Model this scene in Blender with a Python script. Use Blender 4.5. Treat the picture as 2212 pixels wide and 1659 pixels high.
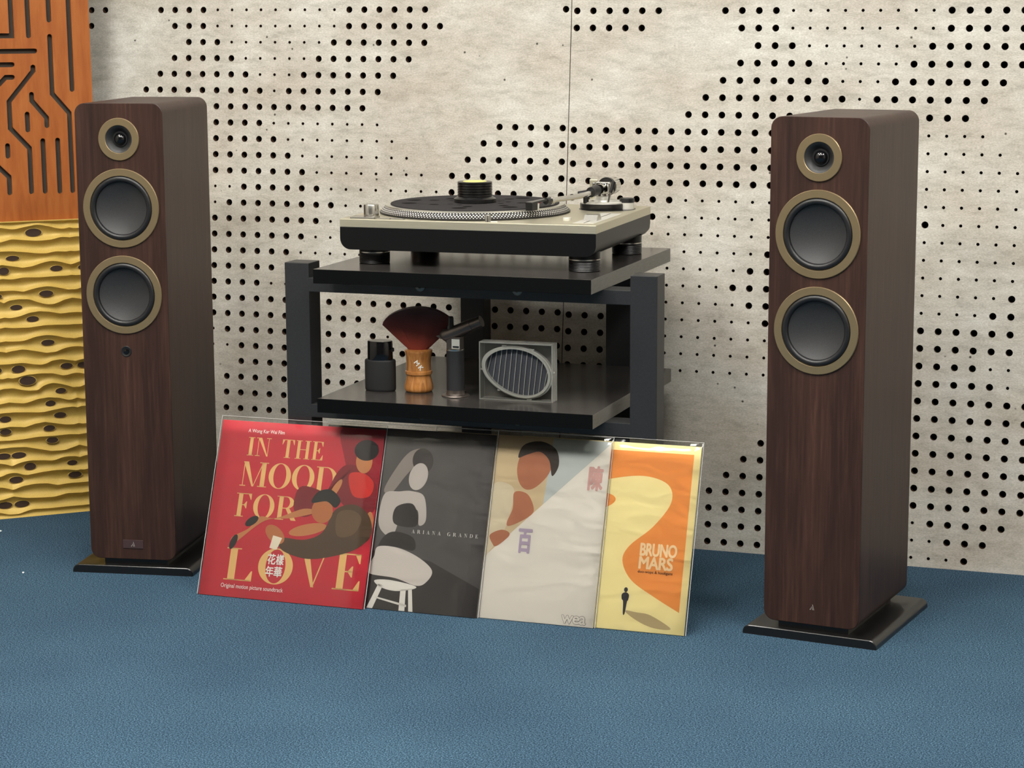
import bpy, bmesh, math, random
from mathutils import Vector, Matrix, noise
random.seed(7)
for o in list(bpy.data.objects): bpy.data.objects.remove(o, do_unlink=True)
scene = bpy.context.scene
COL = scene.collection
PI = math.pi
def R(d): return math.radians(d)

# ------------------------------------------------------------------ camera, world, exposure
cam_d = bpy.data.cameras.new('camera'); cam = bpy.data.objects.new('camera', cam_d); COL.objects.link(cam)
cam_d.sensor_fit = 'HORIZONTAL'; cam_d.sensor_width = 36.0; cam_d.lens = 36.0 * 4750.0 / 2212.0
cam_d.clip_start = 0.05; cam_d.clip_end = 60
_r = Vector((0.941971, 0.33566, -0.004812)); _u = Vector((-0.053292, 0.163677, 0.985073)); _f = Vector((-0.331438, 0.927654, -0.172067))
_m = Matrix((_r, _u, -_f)).transposed().to_4x4(); _m.translation = Vector((1.318091, -3.951458, 1.031789))
cam.matrix_world = _m
scene.camera = cam
world = bpy.data.worlds.new('room_ambient'); scene.world = world; world.use_nodes = True
world.node_tree.nodes['Background'].inputs[0].default_value = (0.9, 0.93, 1.0, 1); world.node_tree.nodes['Background'].inputs[1].default_value = 0.15
vs = scene.view_settings
vs.view_transform = 'Standard'; vs.look = 'None'; vs.gamma = 1.0; vs.use_curve_mapping = False
vs.exposure = 0.0
LAMP_STRENGTH = 32.0
# ceiling panel lamps: centre x, y, size x, size y
LAMPS = [(-0.95, -1.55, 0.6, 0.6), (0.35, -1.75, 0.6, 0.6), (2.0, -1.9, 0.6, 1.2), (-0.5, -2.7, 1.2, 0.6), (1.0, -2.7, 0.6, 0.6)]
for _k, _v in (('max_bounces', 6), ('adaptive_threshold', 0.02), ('diffuse_bounces', 3), ('glossy_bounces', 3), ('transparent_max_bounces', 10), ('transmission_bounces', 4)): setattr(scene.cycles, _k, _v)

# ------------------------------------------------------------------ materials
def lin(c):
    return tuple(((v / 255.0) / 12.92 if v / 255.0 <= 0.04045 else ((v / 255.0 + 0.055) / 1.055) ** 2.4) for v in c) + (1.0,)
MATS = {}
def pmat(name, rgb, rough=0.5, metal=0.0, coat=0.0, spec=0.5, **k):
    m = bpy.data.materials.new(name); m.use_nodes = True
    b = m.node_tree.nodes['Principled BSDF']
    b.inputs['Base Color'].default_value = lin(rgb); b.inputs['Roughness'].default_value = rough
    b.inputs['Metallic'].default_value = metal; b.inputs['Coat Weight'].default_value = coat
    b.inputs['Specular IOR Level'].default_value = spec
    for kk, v in k.items(): b.inputs[kk].default_value = v
    MATS[name] = m
    return m
def nodes(m): return m.node_tree.nodes, m.node_tree.links, m.node_tree.nodes['Principled BSDF']
def add_noise(m, scale=(1, 1, 1), nscale=10, detail=6, ramp=None, rough=0.6, bump=0.0, bump_dist=0.001, coord='Object', out='Base Color', distortion=0.0):
    n, l, b = nodes(m)
    tc = n.new('ShaderNodeTexCoord'); mp = n.new('ShaderNodeMapping'); mp.inputs['Scale'].default_value = scale
    t = n.new('ShaderNodeTexNoise'); t.inputs['Scale'].default_value = nscale; t.inputs['Detail'].default_value = detail
    t.inputs['Roughness'].default_value = rough; t.inputs['Distortion'].default_value = distortion
    l.new(tc.outputs[coord], mp.inputs[0]); l.new(mp.outputs[0], t.inputs[0])
    if ramp:
        r = n.new('ShaderNodeValToRGB'); e = r.color_ramp.elements
        while len(e) < len(ramp): e.new(0.5)
        for i, (p, c) in enumerate(ramp): e[i].position = p; e[i].color = lin(c)
        l.new(t.outputs[0], r.inputs[0]); l.new(r.outputs[0], b.inputs[out])
    else: r = None
    if bump:
        bp = n.new('ShaderNodeBump'); bp.inputs['Strength'].default_value = bump; bp.inputs['Distance'].default_value = bump_dist
        l.new(t.outputs[0], bp.inputs['Height']); l.new(bp.outputs[0], b.inputs['Normal'])
    return t, r, mp
def mix_rgb(m, a, bsock, fac, mode='MIX'):
    n, l, _ = nodes(m); x = n.new('ShaderNodeMix'); x.data_type = 'RGBA'; x.blend_type = mode
    if isinstance(fac, (int, float)): x.inputs[0].default_value = fac
    else: l.new(fac, x.inputs[0])
    for i, s in ((6, a), (7, bsock)):
        if isinstance(s, tuple): x.inputs[i].default_value = s
        else: l.new(s, x.inputs[i])
    return x.outputs[2]

# dark veneer of the loudspeakers
def veneer():
    m = pmat('walnut_veneer', (62, 36, 30), 0.45, coat=0.05, spec=0.32)
    m.node_tree.nodes['Principled BSDF'].inputs['Coat Roughness'].default_value = 0.22
    n, l, b = nodes(m)
    t, r, mp = add_noise(m, (70, 70, 3.0), 3.2, 8, [(0.25, (44, 29, 24)), (0.5, (58, 39, 32)), (0.72, (75, 54, 44))], 0.62, bump=0.10, bump_dist=0.0006)
    tc = n.new('ShaderNodeTexCoord'); mp2 = n.new('ShaderNodeMapping'); mp2.inputs['Scale'].default_value = (16, 16, 0.5)
    t2 = n.new('ShaderNodeTexNoise'); t2.inputs['Scale'].default_value = 1.6; t2.inputs['Detail'].default_value = 2
    l.new(tc.outputs['Object'], mp2.inputs[0]); l.new(mp2.outputs[0], t2.inputs[0])
    r2 = n.new('ShaderNodeValToRGB'); r2.color_ramp.elements[0].position = 0.35; r2.color_ramp.elements[0].color = lin((205, 195, 195)); r2.color_ramp.elements[1].position = 0.7; r2.color_ramp.elements[1].color = lin((255, 245, 240))
    l.new(t2.outputs[0], r2.inputs[0])
    l.new(mix_rgb(m, r.outputs[0], r2.outputs[0], 1.0, 'MULTIPLY'), b.inputs['Base Color'])
    return m
VENEER = veneer()
BRASS = pmat('brushed_brass', (168, 148, 114), 0.42, 0.85, Anisotropic=0.5)
BLACK_RUBBER = pmat('black_rubber', (20, 20, 22), 0.42)
CONE = pmat('grey_cone', (44, 44, 46), 0.5)
add_noise(CONE, (1, 1, 1), 900, 3, [(0.3, (30, 30, 31)), (0.7, (48, 48, 49))], bump=0.25, bump_dist=0.0004)
BLACK_GLOSS = pmat('gloss_black', (10, 10, 12), 0.12)
BLACK_SATIN = pmat('satin_black', (17, 16, 16), 0.3, coat=0.2)
WAVEGUIDE = pmat('matt_black_waveguide', (30, 30, 31), 0.5)
LOGO_SILVER = pmat('logo_silver', (200, 190, 180), 0.35, 0.7)
BADGE = pmat('badge_plate', (62, 46, 46), 0.35)
# rack
RACK_PAINT = pmat('black_painted_wood', (30, 31, 33), 0.42)
add_noise(RACK_PAINT, (1, 1, 1), 260, 4, [(0.3, (29, 30, 32)), (0.7, (37, 38, 40))], bump=0.12, bump_dist=0.0006)
def shelf_mat():
    m = pmat('black_ash_shelf', (52, 49, 47), 0.2)
    t, r, mp = add_noise(m, (9, 130, 60), 2.2, 8, [(0.3, (30, 28, 27)), (0.55, (56, 53, 51)), (0.75, (78, 75, 71))], 0.7, bump=0.08, bump_dist=0.0004, distortion=0.4)
    return m
SHELF = shelf_mat()
SHELF_EDGE = pmat('worn_shelf_edge', (110, 108, 102), 0.6)
add_noise(SHELF_EDGE, (8, 8, 60), 6, 8, [(0.32, (14, 14, 14)), (0.37, (106, 104, 98)), (0.8, (124, 121, 115))], 0.75)
SHELF_FRONT = pmat('black_edge_band', (5, 6, 7), 0.55, spec=0.1)
STEEL = pmat('bright_steel', (190, 188, 182), 0.25, 1.0)
DULL_STEEL = pmat('dull_bolt', (120, 116, 108), 0.4, 1.0)
CHROME = pmat('chrome', (215, 213, 208), 0.08, 1.0)
CHAMPAGNE = pmat('champagne_metal', (196, 190, 168), 0.38, 0.75)
add_noise(CHAMPAGNE, (3, 200, 200), 3, 5, [(0.3, (188, 182, 160)), (0.7, (204, 198, 177))])
ALU = pmat('platter_aluminium', (214, 212, 202), 0.3, 0.85)
RIM = pmat('platter_rim', (40, 38, 37), 0.45, 0.3)
DOT = pmat('strobe_dot', (240, 238, 230), 0.35)
PLINTH = pmat('black_plinth', (6, 6, 7), 0.4, spec=0.3)
add_noise(PLINTH, (1, 1, 1), 500, 3, None, bump=0.12, bump_dist=0.0004)
FELT = pmat('black_felt', (46, 44, 45), 0.95, spec=0.15)
add_noise(FELT, (1, 1, 1), 1200, 3, [(0.3, (40, 38, 39)), (0.7, (56, 54, 55))], bump=0.5, bump_dist=0.0005)
DARK_PRINT = pmat('mat_print', (14, 13, 14), 0.9, spec=0.1)
YELLOW_LABEL = pmat('pale_yellow_label', (236, 226, 130), 0.5)
SILVER_PAINT = pmat('silver_plastic', (205, 203, 194), 0.35, 0.3)
WHITE_PRINT = pmat('white_print', (238, 234, 226), 0.6)
RED_WIRE = pmat('red_wire', (190, 40, 50), 0.5)
# lower-shelf things
MATTE_BLACK = pmat('matte_black_bottle', (20, 21, 23), 0.6)
TURNED_WOOD = pmat('turned_wood', (168, 108, 52), 0.35, coat=0.3)
add_noise(TURNED_WOOD, (40, 40, 6), 3.0, 7, [(0.25, (122, 72, 30)), (0.5, (168, 110, 54)), (0.75, (196, 140, 78))], 0.6, distortion=0.8)
BRISTLE = pmat('red_brown_bristle', (96, 34, 22), 0.55)
def bristle_mat():
    n, l, b = nodes(BRISTLE)
    tc = n.new('ShaderNodeTexCoord'); sp = n.new('ShaderNodeSeparateXYZ'); l.new(tc.outputs['Object'], sp.inputs[0])
    r = n.new('ShaderNodeValToRGB'); e = r.color_ramp.elements
    e[0].position = 0.09; e[0].color = lin((138, 50, 30)); e[1].position = 0.14; e[1].color = lin((66, 26, 23))
    l.new(sp.outputs[2], r.inputs[0]); l.new(r.outputs[0], b.inputs['Base Color'])
bristle_mat()
GUNMETAL = pmat('gunmetal', (92, 84, 79), 0.32, 0.7)
LEATHER = pmat('black_grip', (28, 29, 32), 0.6)
add_noise(LEATHER, (1, 1, 1), 700, 3, None, bump=0.3, bump_dist=0.0005)
def clear_mat(name, tint=(235, 236, 232), rough=0.04, ior=1.5, bump=None):
    m = bpy.data.materials.new(name); m.use_nodes = True; n, l = m.node_tree.nodes, m.node_tree.links
    n.remove(n['Principled BSDF']); o = n['Material Output']
    tr = n.new('ShaderNodeBsdfTransparent'); tr.inputs[0].default_value = lin(tint)
    gl = n.new('ShaderNodeBsdfGlossy'); gl.inputs['Roughness'].default_value = rough
    fr = n.new('ShaderNodeFresnel'); fr.inputs[0].default_value = ior
    mx = n.new('ShaderNodeMixShader'); l.new(fr.outputs[0], mx.inputs[0]); l.new(tr.outputs[0], mx.inputs[1]); l.new(gl.outputs[0], mx.inputs[2])
    if bump:
        tc = n.new('ShaderNodeTexCoord'); t = n.new('ShaderNodeTexNoise'); t.inputs['Scale'].default_value = bump[0]; t.inputs['Detail'].default_value = 2.0; t.inputs['Distortion'].default_value = 0.6
        mp = n.new('ShaderNodeMapping'); mp.inputs['Scale'].default_value = bump[3]
        l.new(tc.outputs['Object'], mp.inputs[0]); l.new(mp.outputs[0], t.inputs[0])
        bp = n.new('ShaderNodeBump'); bp.inputs['Strength'].default_value = bump[1]; bp.inputs['Distance'].default_value = bump[2]
        l.new(t.outputs[0], bp.inputs['Height']); l.new(bp.outputs[0], gl.inputs['Normal']); l.new(bp.outputs[0], fr.inputs['Normal'])
    l.new(mx.outputs[0], o.inputs[0]); MATS[name] = m
    return m
ACRYLIC = clear_mat('clear_acrylic', (250, 250, 248), 0.05, 1.22)
SLEEVE = clear_mat('clear_plastic_sleeve', (250, 250, 248), 0.07, bump=(13.0, 0.11, 0.02, (1.0, 1.0, 2.0)))
FROST = pmat('frosted_plastic', (186, 186, 180), 0.2, Alpha=0.5)
DARK_FABRIC = pmat('dark_grey_fabric', (52, 54, 60), 0.9)
add_noise(DARK_FABRIC, (1, 1, 1), 900, 3, [(0.3, (52, 54, 62)), (0.7, (84, 86, 96))])
CASE_GREY = pmat('case_grey', (92, 90, 86), 0.5)
# panels in the corner
GOLD = pmat('gold_paint', (206, 172, 92), 0.5, 0.12)
add_noise(GOLD, (1, 1, 1), 600, 2, [(0.3, (196, 164, 80)), (0.7, (211, 180, 97))])
PORT = pmat('brown_port', (58, 40, 27), 0.8)
ORANGE = pmat('orange_wood', (176, 96, 44), 0.55, spec=0.25)
add_noise(ORANGE, (26, 26, 3.5), 2.6, 8, [(0.25, (136, 72, 28)), (0.5, (153, 86, 37)), (0.78, (166, 100, 48))], 0.6, distortion=0.3)
SLOT = pmat('slot_felt', (66, 61, 55), 0.95, spec=0.1)

def concrete():
    m = pmat('concrete_laminate', (214, 208, 192), 0.5, spec=0.3)
    n, l, b = nodes(m)
    t, r, mp = add_noise(m, (7, 7, 20), 2.6, 12, [(0.30, (174, 171, 162)), (0.48, (206, 204, 196)), (0.68, (228, 227, 221))], 0.78, distortion=0.25)
    tc = n.new('ShaderNodeTexCoord')
    def tex(scale, ns, det, rg=0.5):
        mp2 = n.new('ShaderNodeMapping'); mp2.inputs['Scale'].default_value = scale
        t2 = n.new('ShaderNodeTexNoise'); t2.inputs['Scale'].default_value = ns; t2.inputs['Detail'].default_value = det; t2.inputs['Roughness'].default_value = rg
        l.new(tc.outputs['Object'], mp2.inputs[0]); l.new(mp2.outputs[0], t2.inputs[0]); return t2.outputs[0]
    def ramp(src, a, b_, ca, cb):
        r2 = n.new('ShaderNodeValToRGB'); r2.color_ramp.elements[0].position = a; r2.color_ramp.elements[0].color = lin(ca)
        r2.color_ramp.elements[1].position = b_; r2.color_ramp.elements[1].color = lin(cb); l.new(src, r2.inputs[0]); return r2.outputs[0]
    c = r.outputs[0]
    c = mix_rgb(m, c, ramp(tex((60, 60, 130), 4, 6, 0.8), 0.36, 0.62, (206, 203, 196), (255, 255, 255)), 0.9, 'MULTIPLY')     # fine grain
    c = mix_rgb(m, c, ramp(tex((2.2, 2.2, 4), 2, 3), 0.35, 0.7, (232, 226, 220), (255, 255, 255)), 1.0, 'MULTIPLY')           # broad patches
    v = n.new('ShaderNodeTexVoronoi'); v.inputs['Scale'].default_value = 26; l.new(tc.outputs['Object'], v.inputs[0])
    pits = ramp(v.outputs['Distance'], 0.035, 0.075, (92, 87, 82), (255, 255, 255))
    sel = ramp(tex((1, 1, 1), 7, 2), 0.47, 0.52, (0, 0, 0), (255, 255, 255))
    c = mix_rgb(m, c, mix_rgb(m, (1, 1, 1, 1), pits, sel), 1.0, 'MULTIPLY')
    st = ramp(tex((7, 7, 55), 3, 6, 0.7), 0.62, 0.74, (255, 255, 255), (168, 163, 156))                                       # dark streaks
    c = mix_rgb(m, c, st, 0.7, 'MULTIPLY')
    l.new(c, b.inputs['Base Color'])
    return m
CONCRETE = concrete()
MDF = pmat('mdf_edge', (74, 54, 41), 0.9, spec=0.1)
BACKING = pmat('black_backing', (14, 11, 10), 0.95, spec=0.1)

def carpet():
    m = pmat('blue_carpet', (60, 96, 122), 0.97, spec=0.12)
    n, l, b = nodes(m)
    t, r, mp = add_noise(m, (1, 1, 1), 400, 3, [(0.36, (15, 31, 43)), (0.5, (43, 69, 88)), (0.63, (98, 126, 144))], 0.85, bump=0.0)
    tc = n.new('ShaderNodeTexCoord'); t2 = n.new('ShaderNodeTexNoise'); t2.inputs['Scale'].default_value = 3.0; t2.inputs['Detail'].default_value = 4
    l.new(tc.outputs['Object'], t2.inputs[0])
    r2 = n.new('ShaderNodeValToRGB'); r2.color_ramp.elements[0].position = 0.35; r2.color_ramp.elements[0].color = lin((232, 232, 236)); r2.color_ramp.elements[1].position = 0.65; r2.color_ramp.elements[1].color = (1, 1, 1, 1)
    l.new(t2.outputs[0], r2.inputs[0]); l.new(mix_rgb(m, r.outputs[0], r2.outputs[0], 1.0, 'MULTIPLY'), b.inputs['Base Color'])
    return m
CARPET = carpet()
WALL_PAINT = pmat('wall_paint', (168, 162, 152), 0.8)
CEIL_PAINT = pmat('ceiling_paint', (225, 223, 216), 0.85)
LAMP_EMIT = pmat('lamp_diffuser', (255, 248, 235), 0.5)
LAMP_EMIT.node_tree.nodes['Principled BSDF'].inputs['Emission Color'].default_value = (1.0, 0.97, 0.915, 1); LAMP_EMIT.node_tree.nodes['Principled BSDF'].inputs['Emission Strength'].default_value = LAMP_STRENGTH
PAPER = pmat('white_paper', (235, 235, 232), 0.8)

# ------------------------------------------------------------------ mesh helpers
def mesh_obj(name, verts, faces, mat, parent=None, smooth=False, mats=None, fm=None, loc=None, rot=None):
    me = bpy.data.meshes.new(name); me.from_pydata([tuple(v) for v in verts], [], [tuple(f) for f in faces]); me.validate()
    for mm in (mats or [mat]): me.materials.append(mm)
    if fm:
        for p, i in zip(me.polygons, fm): p.material_index = i
    me.update()
    o = bpy.data.objects.new(name, me); COL.objects.link(o)
    if parent is not None: o.parent = parent
    if loc is not None: o.location = loc
    if rot is not None: o.rotation_euler = rot
    if smooth:
        for p in me.polygons: p.use_smooth = True
        if isinstance(smooth, (int, float)) and not isinstance(smooth, bool): me.set_sharp_from_angle(angle=R(smooth))
        else: me.set_sharp_from_angle(angle=R(40))
    return o
def empty(name, loc, rot=(0, 0, 0)):
    o = bpy.data.objects.new(name, None); o.empty_display_size = 0.05; COL.objects.link(o); o.location = loc; o.rotation_euler = rot
    return o
def tag(o, label, cat, group=None):
    o['label'] = label; o['category'] = cat
    if group: o['group'] = group
    return o
def structure(o): o['kind'] = 'structure'; return o
class MB:
    """collects verts and faces"""
    def __init__(s): s.v = []; s.f = []; s.m = []
    def add(s, v, f, mi=0):
        n = len(s.v); s.v += [tuple(p) for p in v]; s.f += [tuple(i + n for i in q) for q in f]; s.m += [mi] * len(f); return s
    def box(s, x0, x1, y0, y1, z0, z1, b=0.0, mi=0):
        if b <= 0:
            v = [(x, y, z) for z in (z0, z1) for y in (y0, y1) for x in (x0, x1)]
            return s.add(v, [(0, 2, 3, 1), (4, 5, 7, 6), (0, 1, 5, 4), (2, 6, 7, 3), (0, 4, 6, 2), (1, 3, 7, 5)], mi)
        bm = bmesh.new(); bmesh.ops.create_cube(bm, size=1.0)
        for q in bm.verts: q.co = Vector(((x0 + x1) / 2 + q.co.x * (x1 - x0), (y0 + y1) / 2 + q.co.y * (y1 - y0), (z0 + z1) / 2 + q.co.z * (z1 - z0)))
        bmesh.ops.bevel(bm, geom=bm.edges[:], offset=b, segments=2, profile=0.6, affect='EDGES')
        bm.verts.ensure_lookup_table(); v = [tuple(q.co) for q in bm.verts]; f = [[q.index for q in p.verts] for p in bm.faces]; bm.free()
        return s.add(v, f, mi)
    def lathe(s, prof, axis='z', c=(0, 0, 0), n=40, mi=0, sx=1.0, sy=1.0):
        """prof: list of (r, h). axis z: h up; axis y: h towards -y (the viewer)."""
        v = []; f = []
        for r, h in prof:
            for i in range(n):
                a = 2 * PI * i / n; x = r * math.cos(a) * sx; y = r * math.sin(a) * sy
                v.append((c[0] + x, c[1] + y, c[2] + h) if axis == 'z' else (c[0] + x, c[1] - h, c[2] + y))
        for k in range(len(prof) - 1):
            for i in range(n):
                j = (i + 1) % n
                f.append((k * n + i, k * n + j, (k + 1) * n + j, (k + 1) * n + i))
        if prof[0][0] > 1e-6: f.append(tuple(range(n - 1, -1, -1)))
        if prof[-1][0] > 1e-6: f.append(tuple((len(prof) - 1) * n + i for i in range(n)))
        return s.add(v, f, mi)
    def annulus(s, prof, axis='z', c=(0, 0, 0), n=48, mi=0):
        """closed ring profile of (r, h) points"""
        v = []; f = []; k = len(prof)
        for r, h in prof:
            for i in range(n):
                a = 2 * PI * i / n; x = r * math.cos(a); y = r * math.sin(a)
                v.append((c[0] + x, c[1] + y, c[2] + h) if axis == 'z' else (c[0] + x, c[1] - h, c[2] + y))
        for q in range(k):
            for i in range(n):
                j = (i + 1) % n; w = (q + 1) % k
                f.append((q * n + i, q * n + j, w * n + j, w * n + i))
        return s.add(v, f, mi)
    def tube(s, pts, r, n=12, mi=0, cap=True):
        pts = [Vector(p) for p in pts]; v = []; f = []; prev = None
        rr = r if isinstance(r, (list, tuple)) else [r] * len(pts)
        for i, p in enumerate(pts):
            d = (pts[min(i + 1, len(pts) - 1)] - pts[max(i - 1, 0)]).normalized()
            if prev is None: a = d.cross(Vector((0, 0, 1)) if abs(d.z) < 0.9 else Vector((1, 0, 0))).normalized()
            else: a = (prev - d * prev.dot(d)).normalized()
            prev = a; b = d.cross(a)
            for k in range(n):
                t = 2 * PI * k / n; v.append(p + (a * math.cos(t) + b * math.sin(t)) * rr[i])
        for i in range(len(pts) - 1):
            for k in range(n):
                j = (k + 1) % n; f.append((i * n + k, i * n + j, (i + 1) * n + j, (i + 1) * n + k))
        if cap: f.append(tuple(range(n - 1, -1, -1))); f.append(tuple((len(pts) - 1) * n + k for k in range(n)))
        return s.add(v, f, mi)
    def prism(s, poly, y0, y1, mi=0):
        """polygon in (x, z) extruded along y"""
        n = len(poly); v = [(x, y0, z) for x, z in poly] + [(x, y1, z) for x, z in poly]
        f = [tuple(range(n)), tuple(range(2 * n - 1, n - 1, -1))] + [(i, i + n, (i + 1) % n + n, (i + 1) % n) for i in range(n)]
        return s.add(v, f, mi)
    def make(s, name, mat, parent=None, smooth=False, mats=None, loc=None, rot=None, fix=True):
        o = mesh_obj(name, s.v, s.f, mat, parent, False, mats, s.m if mats else None, loc, rot)
        if fix:
            bm = bmesh.new(); bm.from_mesh(o.data); bmesh.ops.recalc_face_normals(bm, faces=bm.faces[:]); bm.to_mesh(o.data); bm.free()
        if smooth:
            for p in o.data.polygons: p.use_smooth = True
            o.data.set_sharp_from_angle(angle=R(smooth if smooth is not True else 35))
        return o
def rrect(x0, x1, z0, z1, r, n=8):
    p = []
    for cx, cz, a0 in ((x1 - r, z0 + r, -90), (x1 - r, z1 - r, 0), (x0 + r, z1 - r, 90), (x0 + r, z0 + r, 180)):
        for i in range(n + 1):
            a = R(a0 + 90 * i / n); p.append((cx + r * math.cos(a), cz + r * math.sin(a)))
    return p
def smooth_closed(pts, k=6):
    out = []; n = len(pts)
    for i in range(n):
        p0, p1, p2, p3 = (Vector(pts[(i + j - 1) % n]) for j in range(4))
        for q in range(k):
            t = q / k
            out.append(tuple(0.5 * ((2 * p1) + (p2 - p0) * t + (2 * p0 - 5 * p1 + 4 * p2 - p3) * t * t + (3 * p1 - p0 - 3 * p2 + p3) * t ** 3)))
    return out
def smooth_open(pts, k=6):
    out = []; n = len(pts)
    for i in range(n - 1):
        p0, p1, p2, p3 = (Vector(pts[min(max(i + j - 1, 0), n - 1)]) for j in range(4))
        for q in range(k):
            t = q / k
            out.append(tuple(0.5 * ((2 * p1) + (p2 - p0) * t + (2 * p0 - 5 * p1 + 4 * p2 - p3) * t * t + (3 * p1 - p0 - 3 * p2 + p3) * t ** 3)))
    out.append(tuple(pts[-1]))
    return out
def text_polys(body, size=1.0, offset=0.0, spacing=1.0, shear=0.0):
    """a text as mesh data (verts 2D, faces), baseline at 0, left at 0"""
    cu = bpy.data.curves.new('text_tmp', 'FONT'); cu.body = body; cu.size = size; cu.offset = offset; cu.space_character = spacing; cu.shear = shear; cu.resolution_u = 4
    cu.fill_mode = 'BOTH' if hasattr(cu, 'fill_mode') else cu.fill_mode
    o = bpy.data.objects.new('text_tmp', cu); COL.objects.link(o)
    dg = bpy.context.evaluated_depsgraph_get(); dg.update()
    me = bpy.data.meshes.new_from_object(o.evaluated_get(dg))
    v = [(q.co.x, q.co.y) for q in me.vertices]; f = [tuple(p.vertices) for p in me.polygons]
    bpy.data.objects.remove(o, do_unlink=True); bpy.data.curves.remove(cu); bpy.data.meshes.remove(me)
    return v, f
def bold_text(mb, body, x0, x1, z0, h, y, d, spacing=1.0, n=8):
    """a heavier face: copies of the text pushed out by d in all directions"""
    for i in range(n):
        a = 2 * PI * i / n; fit_text(mb, body, x0 + d * math.cos(a), x1 + d * math.cos(a), z0 + d * math.sin(a), h, y - 0.000002 * i, spacing=spacing)
def fit_text(mb, body, x0, x1, z0, h, y, mi=0, offset=0.0, spacing=1.0, shear=0.0, bend=None):
    """text scaled to span x0..x1 and cap height h, standing in the x-z plane at depth y"""
    v, f = text_polys(body, 1.0, offset, spacing, shear)
    if not v: return
    ax = min(p[0] for p in v); bx = max(p[0] for p in v)
    cv, _ = text_polys('H' if ord(body[0]) < 0x2e80 else body, 1.0, offset); top = max(p[1] for p in cv); bot = min(p[1] for p in cv)
    out = []
    for px, py in v:
        t = (px - ax) / (bx - ax); zz = z0 + (py - bot) / (top - bot) * h
        if bend: zz += bend(t)
        out.append((x0 + t * (x1 - x0), y, zz))
    mb.add(out, f, mi)

def plate_with_holes(outer, holes, depth):
    cu = bpy.data.curves.new('plate_tmp', 'CURVE'); cu.dimensions = '2D'; cu.fill_mode = 'BOTH'; cu.extrude = depth / 2
    for ring_ in [outer] + holes:
        sp = cu.splines.new('POLY'); sp.points.add(len(ring_) - 1); sp.use_cyclic_u = True
        for q, (a, b) in zip(sp.points, ring_): q.co = (a, b, 0, 1)
    o = bpy.data.objects.new('plate_tmp', cu); COL.objects.link(o); dg = bpy.context.evaluated_depsgraph_get(); dg.update()
    me = bpy.data.meshes.new_from_object(o.evaluated_get(dg)); v = [tuple(q.co) for q in me.vertices]; f = [tuple(p.vertices) for p in me.polygons]
    bpy.data.objects.remove(o, do_unlink=True); bpy.data.curves.remove(cu); bpy.data.meshes.remove(me)
    return v, f

# ------------------------------------------------------------------ the room
WY = 0.0            # foot of the perforated wall
OW = Vector((-0.881171, 0.089736, 1.014864)); XW = Vector((0.999999, -0.000111, -0.001252)); ZW = Vector((0.001257, 0.088078, 0.996113)); NW = Vector((0, 0.996114, -0.088078))
S = 0.03217006
X0, X1, Y0, ZC = -1.46, 2.85, -5.45, 2.7
structure(MB().box(X0 - .1, X1 + .1, Y0 - .1, 0.35, -0.08, 0.0).make('floor', CARPET))
structure(MB().box(X0 - .1, X1 + .1, Y0 - .1, 0.45, ZC, ZC + 0.08).make('ceiling', CEIL_PAINT))
structure(MB().box(X0 - .1, X0, Y0 - .1, 0.45, 0.0, ZC).make('wall_left', WALL_PAINT))
structure(MB().box(X1, X1 + .1, Y0 - .1, 0.45, 0.0, ZC).make('wall_right', WALL_PAINT))
structure(MB().box(X0, X1, Y0 - .1, Y0, 0.0, ZC).make('wall_front', pmat('dark_wall_paint', (88, 84, 80), 0.8)))
PT = 0.015  # board thickness
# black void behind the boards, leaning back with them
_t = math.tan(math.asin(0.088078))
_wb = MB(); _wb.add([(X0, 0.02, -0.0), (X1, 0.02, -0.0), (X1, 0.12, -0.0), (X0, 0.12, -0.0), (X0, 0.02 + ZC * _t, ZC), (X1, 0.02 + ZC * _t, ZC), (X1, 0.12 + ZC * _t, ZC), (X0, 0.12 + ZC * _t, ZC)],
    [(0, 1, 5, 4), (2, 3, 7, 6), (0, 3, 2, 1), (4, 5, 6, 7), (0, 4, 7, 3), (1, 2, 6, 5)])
wall_back = structure(_wb.make('wall_back', BACKING))

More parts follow.
